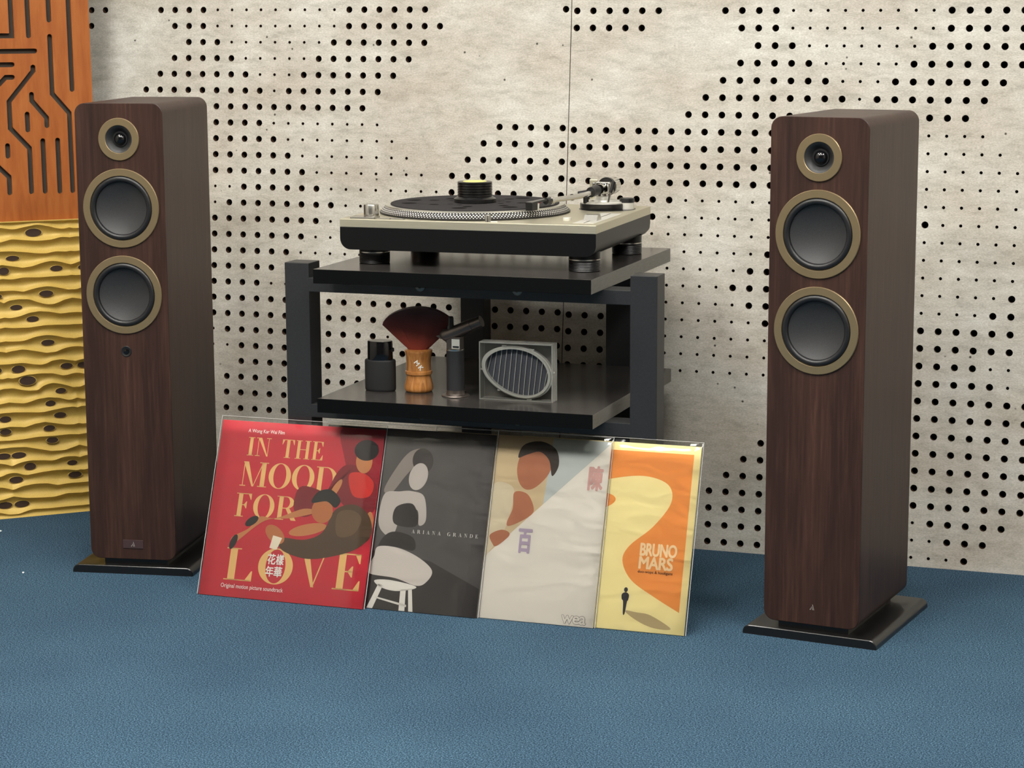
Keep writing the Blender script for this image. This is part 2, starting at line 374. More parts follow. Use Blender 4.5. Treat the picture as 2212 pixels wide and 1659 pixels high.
def rng(*segs):
    d = {}
    for k, a, b in segs:
        for c in range(a, b + 1): d[c] = k
    return d
LH = {0: rng(('b', -5, -4), ('b', 0, 3), ('s', 4, 12), ('b', 13, 18), ('b', 27, 27)), 1: rng(('b', -5, -5), ('b', 1, 3), ('s', 4, 12), ('b', 13, 19)),
 2: rng(('b', 2, 4), ('s', 5, 11), ('b', 12, 18)), 3: rng(('b', 1, 5), ('s', 6, 10), ('b', 11, 17)), 4: rng(('b', 0, 6), ('s', 7, 9), ('b', 10, 16)),
 5: rng(('b', -1, 7), ('s', 8, 8), ('b', 9, 15)), 6: rng(('b', -2, 14)), 7: rng(('b', -3, 7), ('s', 8, 15), ('b', 23, 27)), 8: rng(('b', -3, 8), ('s', 9, 16), ('b', 22, 27)),
 9: rng(('b', -2, 9), ('s', 10, 17), ('b', 21, 27)), 10: rng(('b', -1, 10), ('s', 11, 18), ('b', 20, 27)), 11: rng(('s', 0, 5), ('b', 6, 11), ('s', 12, 19), ('b', 20, 27)),
 12: rng(('s', 0, 4), ('b', 5, 12), ('s', 13, 20), ('b', 21, 27)), 13: rng(('b', 2, 11), ('s', 12, 19), ('b', 20, 27)), 14: rng(('b', 0, 10), ('s', 11, 18), ('b', 19, 27)),
 15: rng(('b', 0, 9), ('s', 10, 17), ('b', 18, 27)), 16: rng(('b', 0, 8), ('s', 9, 16), ('b', 17, 27)), 17: rng(('b', 0, 7), ('s', 8, 9), ('b', 10, 27)),
 18: rng(('b', 0, 27)), 19: rng(('b', 1, 27)), 20: rng(('s', 0, 4), ('b', 5, 15), ('s', 16, 16), ('b', 17, 27)), 21: rng(('s', 0, 5), ('b', 6, 27)), 22: rng(('b', 6, 27)),
 23: rng(('b', 5, 27)), 24: rng(('b', 5, 27)), 25: rng(('b', 5, 20)), 26: rng(('b', 5, 5)), 28: rng(('b', 8, 14)), 29: rng(('b', 7, 15)), 30: rng(('b', 6, 16))}
RH = {0: rng(('b', 0, 5), ('b', 9, 12), ('s', 13, 21), ('b', 22, 27)), 1: rng(('b', 0, 4), ('b', 10, 12), ('s', 13, 21), ('b', 22, 27)), 2: rng(('b', 11, 13), ('s', 14, 20), ('b', 21, 26)),
 3: rng(('b', 10, 14), ('s', 15, 19), ('b', 20, 26)), 4: rng(('b', 9, 15), ('s', 16, 18), ('b', 19, 25)), 5: rng(('b', 8, 16), ('s', 17, 17), ('b', 18, 24)), 6: rng(('b', 7, 23)),
 7: rng(('b', 0, 17), ('s', 18, 24)), 8: rng(('b', 0, 16), ('s', 17, 25)), 9: rng(('b', 0, 15), ('s', 16, 26)), 10: rng(('b', 0, 14), ('s', 15, 27)), 11: rng(('b', 0, 6), ('s', 7, 27)),
 12: rng(('b', 0, 5), ('s', 6, 20), ('b', 21, 21), ('s', 22, 27)), 13: rng(('b', 0, 4), ('s', 5, 27)), 14: rng(('b', 0, 3), ('s', 4, 11), ('b', 12, 18), ('s', 19, 27)), 15: rng(('b', 0, 2), ('s', 3, 10), ('b', 11, 17), ('s', 18, 27)),
 16: rng(('b', 0, 2), ('s', 3, 9), ('b', 10, 16), ('s', 17, 25), ('b', 26, 27)), 17: rng(('b', 0, 2), ('s', 3, 10), ('b', 11, 15), ('s', 16, 24), ('b', 25, 27)), 18: rng(('b', 0, 2), ('s', 3, 11), ('b', 12, 27)),
 19: rng(('b', 0, 2), ('s', 3, 12), ('b', 13, 27)), 20: rng(('b', 0, 2), ('s', 3, 12), ('b', 13, 24), ('s', 25, 27)), 21: rng(('b', 0, 2), ('s', 3, 12), ('b', 14, 25), ('s', 26, 27)), 22: rng(('b', 0, 2), ('b', 15, 27)),
 23: rng(('b', 16, 27)), 24: rng(('b', 17, 27)), 25: rng(('b', 12, 27)), 26: rng(('b', 11, 27)), 27: rng(('b', 10, 27)), 28: rng(('b', 9, 27)), 29: rng(('b', 9, 18), ('s', 19, 21), ('b', 22, 26)), 30: rng(('b', 9, 17), ('s', 18, 22), ('b', 23, 25)), 31: rng(('b', 9, 16), ('s', 17, 23), ('b', 24, 24))}
def hole_at(tab, c, r, last):
    if r < 0: r = -1 - r
    if c > last: c = 2 * last + 4 - c
    return tab.get(r, {}).get(c)
def perforated(name, tab, du, dv, u_min, u_max, last):
    """a board of hole-spacing cells in its own plane: x along the wall, z up, front at y = 0"""
    v = []; f = []; fm = []; NS = 24; RB, RS = 0.0064, 0.0029
    zlo = -(OW.z / ZW.z) + 0.0005; zhi = (ZC - OW.z) / ZW.z - 0.001
    def quad(x0, x1, z0, z1, y=0.0, flip=False):
        n = len(v); v.extend([(x0, y, z0), (x1, y, z0), (x1, y, z1), (x0, y, z1)]); f.append((n, n + 1, n + 2, n + 3)); fm.append(0)
    c0 = math.floor(u_min - du - 0.5) - 1; c1 = math.ceil(u_max - du + 0.5) + 1
    for r in range(-54, 34):
        zc = (dv - r) * S; z0, z1 = max(zc - S / 2, zlo), min(zc + S / 2, zhi)
        if z1 - z0 < 1e-5: continue
        run = None
        for c in range(c0, c1 + 1):
            xc = (c + du) * S; x0, x1 = max(xc - S / 2, u_min * S), min(xc + S / 2, u_max * S)
            h = hole_at(tab, c, r, last) if (r >= -12 and c >= -9) else None
            rad = {'b': RB, 's': RS}.get(h)
            ok = rad and x1 - x0 > 0 and zc - rad - 1e-3 > z0 and zc + rad + 1e-3 < z1 and xc - rad - 1e-3 > x0 and xc + rad + 1e-3 < x1
            if x1 - x0 < 1e-5: continue
            if not ok:
                if run is None: run = [x0, x1]
                else: run[1] = x1
                continue
            if run: quad(run[0], run[1], z0, z1); run = None
            n = len(v)
            for i in range(NS):
                a = 2 * PI * i / NS; ca, sa = math.cos(a), math.sin(a); k = 1.0 / max(abs(ca), abs(sa))
                v.append((xc + (x1 - xc if ca > 0 else xc - x0) * ca * k, 0.0, zc + (z1 - zc if sa > 0 else zc - z0) * sa * k))
            for i in range(NS):
                a = 2 * PI * i / NS; v.append((xc + rad * math.cos(a), 0.0, zc + rad * math.sin(a)))
            for i in range(NS):
                a = 2 * PI * i / NS; v.append((xc + rad * math.cos(a), PT, zc + rad * math.sin(a)))
            for i in range(NS):
                j = (i + 1) % NS
                f.append((n + i, n + j, n + NS + j, n + NS + i)); fm.append(0)
                f.append((n + NS + i, n + NS + j, n + 2 * NS + j, n + 2 * NS + i)); fm.append(1)
        if run: quad(run[0], run[1], z0, z1)
    xa, xb = u_min * S, u_max * S      # board edges and back
    for (p, q) in (((xa, zlo), (xa, zhi)), ((xb, zhi), (xb, zlo))):
        n = len(v); v.extend([(p[0], 0, p[1]), (q[0], 0, q[1]), (q[0], PT, q[1]), (p[0], PT, p[1])]); f.append((n, n + 1, n + 2, n + 3)); fm.append(1)
    o = mesh_obj(name, v, f, None, None, False, [CONCRETE, MDF], fm)
    m = Matrix((XW, NW, ZW)).transposed().to_4x4(); m.translation = OW
    o.matrix_world = m; o.parent = wall_back
    return o
uR, vR = 27.70155, -0.096107
SEAM = 27.355
perforated('perforated_board', LH, 0.0, 0.0, (X0 - OW.x) / S, SEAM - 0.022, 27)
perforated('perforated_board', RH, uR, vR, SEAM + 0.022, (X1 - OW.x) / S, 27)

# ceiling lamps (above the picture)
for i, (lx, ly, sx, sy) in enumerate(LAMPS):
    t = empty('ceiling_lamp', (lx, ly, ZC))
    where = ['above the gold panel end of the rack', 'between the rack and the right wall', 'beside the right wall', 'above the carpet before the gold panel', 'above the carpet before the right-hand loudspeaker'][i]
    tag(t, 'flat white ceiling panel lamp ' + where, 'lamp', 'ceiling panel lamps')
    fr = MB(); hx, hy = sx / 2, sy / 2
    fr.box(-hx - .02, hx + .02, -hy - .02, -hy, -0.03, 0.0); fr.box(-hx - .02, hx + .02, hy, hy + .02, -0.03, 0.0); fr.box(-hx - .02, -hx, -hy, hy, -0.03, 0.0); fr.box(hx, hx + .02, -hy, hy, -0.03, 0.0)
    fr.make('frame', SILVER_PAINT, t)
    MB().box(-hx, hx, -hy, hy, -0.022, -0.01).make('diffuser', LAMP_EMIT, t)

# ------------------------------------------------------------------ loudspeakers
SW, SD = 0.1625, 0.263
def speaker(pose, z1, zt, zw1, zw2, label, extra):
    x, y, a = pose; U = Vector((math.cos(a), math.sin(a), 0)); V = Vector((-math.sin(a), math.cos(a), 0))
    c = Vector((x, y, 0)) + U * SW / 2 + V * SD / 2
    t = empty('tower_loudspeaker', c, (0, 0, a)); tag(t, label, 'loudspeaker', 'pair of tower loudspeakers')
    hw, hd = SW / 2, SD / 2; z0 = 0.026
    # cabinet: rounded section run front to back, tiny bevel at the front
    mb = MB(); r = 0.0185; rings = [(-hd, -0.0008), (-hd + 0.0008, 0.0), (hd - 0.0015, 0.0), (hd, -0.0015)]
    n = None; vv = []
    for yy, d in rings:
        p = rrect(-hw - d, hw + d, z0 - d, z1 + d, r, 10); n = len(p); vv += [(px, yy, pz) for px, pz in p]
    ff = [tuple(3 * n + n - 1 - i for i in range(n))]
    for k in range(3):
        for i in range(n): j = (i + 1) % n; ff.append((k * n + i, (k + 1) * n + i, (k + 1) * n + j, k * n + j))
    mb.add(vv, ff); mb.make('cabinet', VENEER, t, smooth=40)
    cir = lambda zc, rr: [(rr * math.cos(2 * PI * i / 48), zc + rr * math.sin(2 * PI * i / 48)) for i in range(48)]
    bv, bf = plate_with_holes(rrect(-hw + 0.0008, hw - 0.0008, z0 + 0.0008, z1 - 0.0008, r, 10), [cir(zt, 0.030), cir(zw1, 0.064), cir(zw2, 0.064)], 0.016)
    bb = MB(); bb.add([(a_, -hd + 0.008 - c_, b_) for a_, b_, c_ in bv], bf); bb.make('baffle', VENEER, t)
    # plinth: flat plate with quarter-round long edges
    pw, ph = 0.1145, 0.0148
    sec = [(-pw, 0.0)] + [(-pw + 0.0115 * (1 - math.cos(R(q))), 0.0025 + (ph - 0.0025) * math.sin(R(q))) for q in range(0, 91, 10)]
    sec = sec + [(-px, pz) for px, pz in reversed(sec)]
    mp = MB(); n2 = len(sec); vv = []
    for yy, dd in ((-hd - 0.009, 0.001), (-hd - 0.008, 0.0), (hd + 0.013, 0.0), (hd + 0.014, 0.001)): vv += [(px - math.copysign(dd, px), yy, pz - (dd if pz > 0.001 else 0.0)) for px, pz in sec]
    mp.add(vv, [tuple(range(n2)), tuple(3 * n2 + n2 - 1 - i for i in range(n2))] + [(k * n2 + i, (k + 1) * n2 + i, (k + 1) * n2 + (i + 1) % n2, k * n2 + (i + 1) % n2) for k in range(3) for i in range(n2)]); mp.make('plinth', BLACK_SATIN, t, smooth=30)
    ms = MB(); ms.box(-0.058, 0.062, -hd + 0.008, hd - 0.03, ph - 0.001, z0 + 0.001); ms.make('spacer', BLACK_SATIN, t)
    # a thin bright arris along the front of the plinth
    def woofer(zc):
        w = MB(); w.annulus([(0.0575, -0.002), (0.0575, 0.0022), (0.0582, 0.003), (0.0698, 0.003), (0.0706, 0.002), (0.0706, -0.002)], 'y', (0, -hd, zc), 72)
        ring = w.make('woofer_ring', BRASS, t, smooth=30)
        s_ = MB(); pr = [(0.0577, -0.003)] + [(0.0525 - 0.0050 * math.cos(PI * q / 10), -0.001 + 0.0042 * math.sin(PI * q / 10)) for q in range(10, -1, -1)]
        pr = [(0.0577, 0.0006)] + [(0.0522 + 0.0050 * math.cos(PI * q / 12), 0.0004 + 0.0044 * math.sin(PI * q / 12)) for q in range(13)] + [(0.0466, -0.0012)]
        s_.lathe([(0.0577, -0.0125)] + pr + [(0.0463, -0.012)], 'y', (0, -hd, zc), 64); s_.f = s_.f[:-2]; s_.m = s_.m[:-2]
        s_.make('surround', BLACK_RUBBER, t, smooth=50)
        k = MB(); k.lathe([(0.0468 * (1 - q / 16), -0.0006 - 0.0105 * (1 - (1 - q / 16) ** 2) ** 1.0 * 1.0) for q in range(17)], 'y', (0, -hd, zc), 64)
        k.f = [q for q in k.f if len(q) == 4]; k.m = [0] * len(k.f)
        k.make('cone', CONE, t, smooth=60)
    woofer(zw1); woofer(zw2)
    w = MB(); w.annulus([(0.0246, -0.002), (0.0246, 0.0024), (0.0252, 0.003), (0.0369, 0.003), (0.0376, 0.0022), (0.0376, -0.002)], 'y', (0, -hd, zt), 64); w.make('tweeter_ring', BRASS, t, smooth=30)
    w = MB(); w.lathe([(0.0248, 0.0018), (0.0235, 0.0016), (0.0195, -0.002), (0.0155, -0.0065), (0.0138, -0.0085), (0.0132, -0.0085)], 'y', (0, -hd, zt), 56); w.f = [q for q in w.f if len(q) == 4]; w.m = [0] * len(w.f); w.make('waveguide', WAVEGUIDE, t, smooth=60)
    w = MB(); w.annulus([(0.0114, -0.0095), (0.0114, -0.0058), (0.0136, -0.0058), (0.0136, -0.0095)], 'y', (0, -hd, zt), 40); w.make('dome_collar', BLACK_RUBBER, t, smooth=30)
    w = MB(); w.lathe([(0.0117 * math.cos(R(q)), -0.0085 + 0.0105 * math.sin(R(q))) for q in range(0, 91, 9)], 'y', (0, -hd, zt), 40); w.make('dome', BLACK_GLOSS, t, smooth=60)
    extra(t, hd)
    return t
def logo(t, hd, cx, cz, yoff, s=1.0):
    m = MB(); y0, y1 = -hd - yoff - 0.0003, -hd - yoff + 0.0002
    for pts in (((0.0004, 0.0046), (0.0011, 0.0050), (0.0038, -0.0044), (0.0025, -0.0044)), ((-0.0012, 0.0012), (-0.0004, 0.0016), (0.0014, -0.0044), (0.0006, -0.0044)), ((-0.0036, -0.0028), (-0.0028, -0.0026), (-0.0026, -0.0042), (-0.0040, -0.0042)), ((-0.0022, -0.0006), (-0.0015, -0.0004), (-0.0024, -0.0044), (-0.0030, -0.0044))):
        m.prism([(cx + px * s, cz + pz * s) for px, pz in pts], y0, y1)
    m.make('logo', LOGO_SILVER, t)
def extra_left(t, hd):
    w = MB(); w.lathe([(0.0098, -0.001), (0.0098, 0.0008), (0.0088, 0.0012), (0.0060, 0.0002)], 'y', (0, -hd, 0.4115), 32); b = w.make('sensor_bezel', BLACK_RUBBER, t, smooth=30)
    w = MB(); w.lathe([(0.0055, 0.0), (0.0050, 0.0012), (0.0, 0.0018)], 'y', (0, -hd, 0.4115), 24); w.make('sensor_lens', BLACK_GLOSS, b, smooth=60)
    bp = MB().box(-0.0192, 0.0192, -hd - 0.0011, -hd + 0.001, 0.0464, 0.0622, 0.0005).make('badge', BADGE, t)
    logo(t, hd, 0.0, 0.0543, 0.0011, 0.95)
def extra_right(t, hd): logo(t, hd, 0.002, 0.0555, 0.0, 1.0)
speaker((-0.7324, -0.5143, R(9.97)), 0.8552, 0.7920, 0.6695, 0.5142, 'dark veneered tower loudspeaker with a badge plate, beside the gold corner panel', extra_left)
speaker((0.5287, -0.5166, R(-7.39)), 0.8487, 0.7855, 0.6645, 0.5105, 'dark veneered tower loudspeaker with a bare logo, beside the pale yellow record', extra_right)

# ------------------------------------------------------------------ equipment rack
RK = empty('equipment_rack', (-0.015, -0.25, 0.0)); tag(RK, 'black wooden equipment rack with two shelves, carrying the turntable', 'rack')
def rk(mb, name, mat, **k):
    mb.v = [(x + 0.015, y + 0.25, z) for x, y, z in mb.v]
    return mb.make(name, mat, RK, **k)
PF, PS = -0.4646, 0.0465
for px in (-0.3517, 0.2812): rk(MB().box(px, px + PS, PF, PF + PS, 0.0, 0.5795, 0.0012), 'post', RACK_PAINT)
for px in (-0.1817, 0.1100): rk(MB().box(px, px + 0.0475, -0.043, -0.0035, 0.0, 0.5530, 0.0012), 'post', RACK_PAINT)
for zb, zt in ((0.5294, 0.5539), (0.3052, 0.3287)):
    rk(MB().box(-0.3517 + PS - .001, 0.2812 + .001, PF, PF + 0.048, zb, zt, 0.001), 'front_rail', RACK_PAINT)
    rk(MB().box(-0.19, 0.165, -0.085, -0.0425, zb, zt, 0.001), 'back_rail', RACK_PAINT)
    for bx in (-0.0951, 0.0820):
        rk(MB().box(bx - 0.02, bx + 0.02, PF + 0.047, -0.084, zb, zt, 0.001), 'cross_rail', RACK_PAINT)
        b = MB(); b.lathe([(0.0088, -0.001), (0.0088, 0.0018), (0.0072, 0.003), (0.0034, 0.0034), (0.0032, 0.0008)], 'y', (bx, PF, zb + 0.0172), 24); rk(b, 'bolt_head', DULL_STEEL, smooth=40)
def shelf(x0, zt):
    m = MB(); m.box(x0, x0 + 0.4998, -0.5347, -0.0447, zt - 0.0245, zt, 0.0006)
    o = rk(m, 'shelf', SHELF, mats=[SHELF, SHELF_EDGE, SHELF_FRONT])
    for p in o.data.polygons: p.material_index = 1 if p.normal.x > 0.9 or (p.normal.z > 0.3 and 0.3 < abs(p.normal.y) < 0.95) else (2 if p.normal.y < -0.9 or p.normal.x < -0.9 else 0)
    return o
shelf(-0.2650, 0.5785); shelf(-0.2620, 0.3532)
RK.rotation_euler = (0, 0, R(0.2))

# ------------------------------------------------------------------ turntable
K = 1.0215
TT = empty('turntable', (-0.2438, -0.4658, 0.5785), (0, 0, R(1.6))); tag(TT, 'champagne and black direct-drive turntable on the upper shelf of the rack', 'turntable')
TH = 0.0811                      # top plate above the shelf
TW, TD = 0.453 * K, 0.3565 * K
def tt(mb, name, mat, smooth=False, mats=None): return mb.make(name, mat, TT, smooth=smooth, mats=mats)
m = MB(); m.box(0, TW, 0, TD, TH - 0.0146, TH, 0.0012); tt(m, 'top_plate', CHAMPAGNE)
# plinth: rounded lower corners seen from the front, run front to back
sec = []
zb, zt_, r = TH - 0.0146 - 0.0388, TH - 0.0146, 0.019
sec = [(0.0005, zt_)] + [(0.0005 + r - r * math.cos(R(q)), zb + r - r * math.sin(R(q))) for q in range(0, 91, 10)] + [(TW - 0.0005 - r + r * math.sin(R(q)), zb + r - r * math.cos(R(q))) for q in range(0, 91, 10)] + [(TW - 0.0005, zt_)]
m = MB(); rows = [(0.0005, 0.0), (TD - 0.022, 0.0), (TD - 0.010, 0.003), (TD - 0.003, 0.010), (TD - 0.0005, 0.022)]
n = len(sec); vv = []
for yy, lift in rows: vv += [(px, yy, max(pz, zb + lift) if pz < zb + 0.03 else pz) for px, pz in sec]
ff = [tuple(range(n)), tuple(4 * n + n - 1 - i for i in range(n))]
for k in range(4):
    for i in range(n): j = (i + 1) % n; ff.append((k * n + i, (k + 1) * n + i, (k + 1) * n + j, k * n + j))
m.add(vv, ff); tt(m, 'plinth', PLINTH, smooth=30)
for fx, fy in ((0.0435, 0.050), (0.4225, 0.037), (0.0435, 0.300), (0.4245, 0.300)):
    fx, fy = fx * K, fy * K; m = MB(); R0 = 0.0272
    prof = [(R0 - 0.002, 0.0)] + [(R0 - (0.0007 if k % 2 else 0.0), 0.0015 + 0.0013 * k) for k in range(12)] + [(R0, 0.0195)]
    m.lathe(prof, 'z', (fx, fy, 0), 40); ft = tt(m, 'foot', BLACK_RUBBER, smooth=30)
    MB().lathe([(R0 + 0.0002, 0.0193), (R0 + 0.0002, 0.0212), (R0 - 0.001, 0.0214)], 'z', (fx, fy, 0), 40).make('foot_ring', STEEL, ft, smooth=30)
    MB().lathe([(R0 - 0.0006, 0.0212), (R0 - 0.0002, 0.034)], 'z', (fx, fy, 0), 40).make('foot_neck', PLINTH, ft, smooth=30)
PX, PY = 0.1825 * K, 0.178 * K
m = MB(); m.lathe([(0.1665 * K, TH + 0.001), (0.1665 * K, TH + 0.0025), (0.1560 * K, TH + 0.0128), (0.1555 * K, TH + 0.0128)], 'z', (PX, PY, 0), 128); pl = tt(m, 'platter', RIM, smooth=30)
MB().annulus([(0.145 * K, TH + 0.011), (0.145 * K, TH + 0.0146), (0.1562 * K, TH + 0.0146), (0.1566 * K, TH + 0.0128), (0.1566 * K, TH + 0.011)], 'z', (PX, PY, 0), 128).make('platter_edge', ALU, pl, smooth=30)
m = MB()
for row in range(4):
    f_ = (row + 0.6) / 4.2; rr = (0.1665 + (0.1560 - 0.1665) * f_) * K; zz = TH + 0.0025 + 0.0103 * f_
    nrm = Vector((0.0103, 0, 0.0105 * K)).normalized(); cnt = (180, 180, 180, 186)[row]; rad = (0.0011, 0.0017, 0.0017, 0.0012)[row]
    for i in range(cnt):
        a = 2 * PI * (i + 0.5 * (row % 2)) / cnt; er = Vector((math.cos(a), math.sin(a), 0)); et = Vector((-math.sin(a), math.cos(a), 0)); no = er * nrm.x + Vector((0, 0, nrm.z)); up = no.cross(et)
        c = Vector((PX, PY, zz)) + er * rr + no * 0.0003
        m.add([c + (et * math.cos(2 * PI * q / 6) + up * math.sin(2 * PI * q / 6) * 0.75) * rad for q in range(6)], [tuple(range(6))])
sd = m.make('strobe_dots', DOT, TT, fix=False); sd['kind'] = 'stuff'
def knob(name, u, v, prof, mat, n=32, parent=None):
    m = MB(); m.lathe([(r_ * K, TH + h) for r_, h in prof], 'z', (u * K, v * K, 0), n); return m.make(name, mat, parent or TT, smooth=35)
kn = knob('power_knob', 0.0400, 0.046, [(0.0128, -0.001), (0.0130, 0.004), (0.0130, 0.0205), (0.0124, 0.0215), (0.0, 0.0215)], STEEL, 40)
m = MB(); m.box(0.0175 * K, 0.0625 * K, 0.004 * K, 0.030 * K, TH - 0.001, TH + 0.0032, 0.0008); tt(m, 'start_button', STEEL)
for u0 in (0.0655, 0.0905):
    m = MB(); m.box(u0 * K, (u0 + 0.0240) * K, 0.006 * K, 0.014 * K, TH - 0.001, TH + 0.0020, 0.0005); tt(m, 'speed_button', STEEL)
knob('target_lamp', 0.2630, 0.010, [(0.0052, -0.001), (0.0052, 0.011), (0.0046, 0.0125), (0.0, 0.0125)], STEEL)
m = MB(); m.box(0.268 * K, 0.280 * K, 0.008 * K, 0.012 * K, TH - 0.001, TH + 0.0018, 0.0006); tt(m, 'lamp_switch', SILVER_PAINT)
knob('reset_button', 0.3812, 0.074, [(0.0070, -0.001), (0.0070, 0.0038), (0.0064, 0.0046), (0.0, 0.0046)], SILVER_PAINT)
m = MB(); m.box(0.405 * K, 0.441 * K, 0.028 * K, 0.205 * K, TH - 0.001, TH + 0.0004); pp = tt(m, 'pitch_plate', SILVER_PAINT)
MB().box(0.4215 * K, 0.4235 * K, 0.033 * K, 0.200 * K, TH - 0.001, TH + 0.0006).make('pitch_slot', BLACK_RUBBER, pp)
m = MB(); m.add([(0.411 * K, 0.070 * K, TH), (0.434 * K, 0.070 * K, TH), (0.434 * K, 0.100 * K, TH), (0.411 * K, 0.100 * K, TH), (0.411 * K, 0.078 * K, TH + 0.0098), (0.434 * K, 0.078 * K, TH + 0.0098), (0.434 * K, 0.092 * K, TH + 0.0098), (0.411 * K, 0.092 * K, TH + 0.0098)], [(3, 2, 1, 0), (4, 5, 6, 7), (0, 1, 5, 4), (1, 2, 6, 5), (2, 3, 7, 6), (3, 0, 4, 7)]); tt(m, 'pitch_slider', STEEL)
# tonearm
AX, AY = 0.383, 0.290
knob('arm_well', 0.392, 0.287, [(0.0500, -0.001), (0.0500, 0.0007), (0.0, 0.0007)], BLACK_SATIN, 64)
knob('arm_base', AX, AY, [(0.0400, 0.0), (0.0405, 0.004), (0.0405, 0.0095), (0.0395, 0.0105)], BLACK_SATIN, 64)
bs = knob('arm_base_disc', AX, AY, [(0.0385, 0.0102), (0.0385, 0.0128), (0.0370, 0.0140), (0.0240, 0.0142), (0.0230, 0.0165), (0.0150, 0.0170), (0.0140, 0.0225), (0.0, 0.0225)], SILVER_PAINT, 64)
def A(u, v, h): return (u * K, v * K, TH + h)
m = MB(); m.lathe([(0.0098 * K, TH + 0.022), (0.0098 * K, TH + 0.031)], 'z', (AX * K, AY * K, 0), 32); tt(m, 'arm_pillar', CHROME, smooth=35)
m = MB()      # gimbal yoke: two cheeks and a bridge
m.box((AX - 0.0165) * K, (AX - 0.0115) * K, (AY - 0.012) * K, (AY + 0.012) * K, TH + 0.028, TH + 0.0475, 0.0012)
m.box((AX + 0.0115) * K, (AX + 0.0165) * K, (AY - 0.012) * K, (AY + 0.012) * K, TH + 0.028, TH + 0.0475, 0.0012)
m.box((AX - 0.0165) * K, (AX + 0.0165) * K, (AY - 0.010) * K, (AY + 0.010) * K, TH + 0.0275, TH + 0.0315, 0.0012)
m.box((AX - 0.0165) * K, (AX + 0.0165) * K, (AY + 0.006) * K, (AY + 0.012) * K, TH + 0.042, TH + 0.0475, 0.0012)
tt(m, 'gimbal_yoke', STEEL)
m = MB(); m.box((AX - 0.0330) * K, (AX - 0.0175) * K, (AY + 0.028) * K, (AY + 0.032) * K, TH + 0.010, TH + 0.0500, 0.0015); tt(m, 'arm_rest_plate', CHAMPAGNE)
m = MB(); m.tube([A(AX - 0.001, AY - 0.020, 0.0365), A(AX, AY, 0.037), A(AX + 0.001, AY + 0.018, 0.0375)], 0.0088, 24); tt(m, 'pivot_housing', CHROME, smooth=35)
pts = smooth_open([A(0.3365, 0.140, 0.0275), A(0.3440, 0.160, 0.0280), A(0.3590, 0.185, 0.0290), A(0.3720, 0.212, 0.0310), A(0.3770, 0.240, 0.0340), A(0.3810, 0.275, 0.0365)], 5)
m = MB(); m.tube(pts, 0.0046, 14); tt(m, 'arm_tube', CHROME, smooth=40)
m = MB(); m.tube([A(0.3760, 0.236, 0.0337), A(0.3795, 0.262, 0.0360)], 0.0092, 20); tt(m, 'arm_collar', BLACK_RUBBER, smooth=40)
m = MB(); m.tube([A(0.3335, 0.131, 0.0275), A(0.3360, 0.1385, 0.0275)], 0.0072, 20); tt(m, 'shell_lock_ring', CHROME, smooth=40)
m = MB(); m.tube([A(0.3300, 0.1190, 0.0275), A(0.3335, 0.131, 0.0275)], 0.0060, 20); sh = tt(m, 'shell_connector', BLACK_SATIN, smooth=40)
m = MB()
_a = Vector(A(0.3150, 0.0700, 0.0270)); _b = Vector(A(0.3310, 0.1220, 0.0285)); _d = (_b - _a).normalized(); _s = Vector((_d.y, -_d.x, 0)).normalized() * 0.0072; _h = Vector((0, 0, 0.0024))
m.add([_a - _s, _a + _s, _b + _s * 0.6, _b - _s * 0.6, _a - _s + _h, _a + _s + _h, _b + _s * 0.6 + _h * 1.5, _b - _s * 0.6 + _h * 1.5], [(0, 3, 2, 1), (4, 5, 6, 7), (0, 1, 5, 4), (1, 2, 6, 5), (2, 3, 7, 6), (3, 0, 4, 7)]); tt(m, 'headshell', BLACK_SATIN)
m = MB(); _c = _a + _d * 0.001
def boxdir(m, o, d, s, l, w0, w1, z0, z1):
    m.add([o - s * w0 + Vector((0, 0, z0)), o + s * w0 + Vector((0, 0, z0)), o + d * l + s * w0 + Vector((0, 0, z0)), o + d * l - s * w0 + Vector((0, 0, z0)), o - s * w1 + Vector((0, 0, z1)), o + s * w1 + Vector((0, 0, z1)), o + d * l + s * w1 + Vector((0, 0, z1)), o + d * l - s * w1 + Vector((0, 0, z1))], [(0, 3, 2, 1), (4, 5, 6, 7), (0, 1, 5, 4), (1, 2, 6, 5), (2, 3, 7, 6), (3, 0, 4, 7)])
_su = _s.normalized()
boxdir(m, _c, _d, _su, 0.0165, 0.0068, 0.0070, -0.0122, 0.0004); ct = tt(m, 'cartridge', BLACK_GLOSS)
m = MB(); boxdir(m, _c + _d * 0.0145, _d, _su, 0.0085, 0.0055, 0.0060, -0.0120, -0.0015); m.make('cartridge_block', SILVER_PAINT, TT)
m = MB()
for q, wz in ((-0.003, -0.002), (0.0, -0.0045), (0.003, -0.003)): m.tube([_c + _d * 0.026 + _su * q + Vector((0, 0, wz)), _c + _d * 0.033 + _su * q + Vector((0, 0, wz + 0.003)), _c + _d * 0.045 + _su * q * 0.6 + Vector((0, 0, 0.001))], 0.0006, 6)
m.make('cartridge_wires', RED_WIRE, TT)
m = MB(); m.tube([A(0.3842, 0.309, 0.0378), A(0.3850, 0.316, 0.0380)], 0.0155, 32); m.tube([A(0.3850, 0.316, 0.0380), A(0.3880, 0.338, 0.0388)], [0.0165, 0.0160], 32); tt(m, 'counterweight', CHROME, smooth=35)
m = MB(); m.tube([A(0.3841, 0.3085, 0.0378), A(0.3847, 0.3125, 0.0379)], 0.0172, 32); tt(m, 'weight_dial', BLACK_SATIN, smooth=35)
m = MB(); m.tube([A(0.4000, 0.262, 0.012), A(0.4040, 0.266, 0.034)], 0.0019, 10); lv = tt(m, 'cue_lever', CHROME, smooth=40)
m = MB(); m.tube([A(0.4036, 0.2656, 0.031), A(0.4085, 0.2700, 0.0505)], [0.0030, 0.0042], 12); m.make('cue_lever_grip', BLACK_RUBBER, lv, smooth=40)
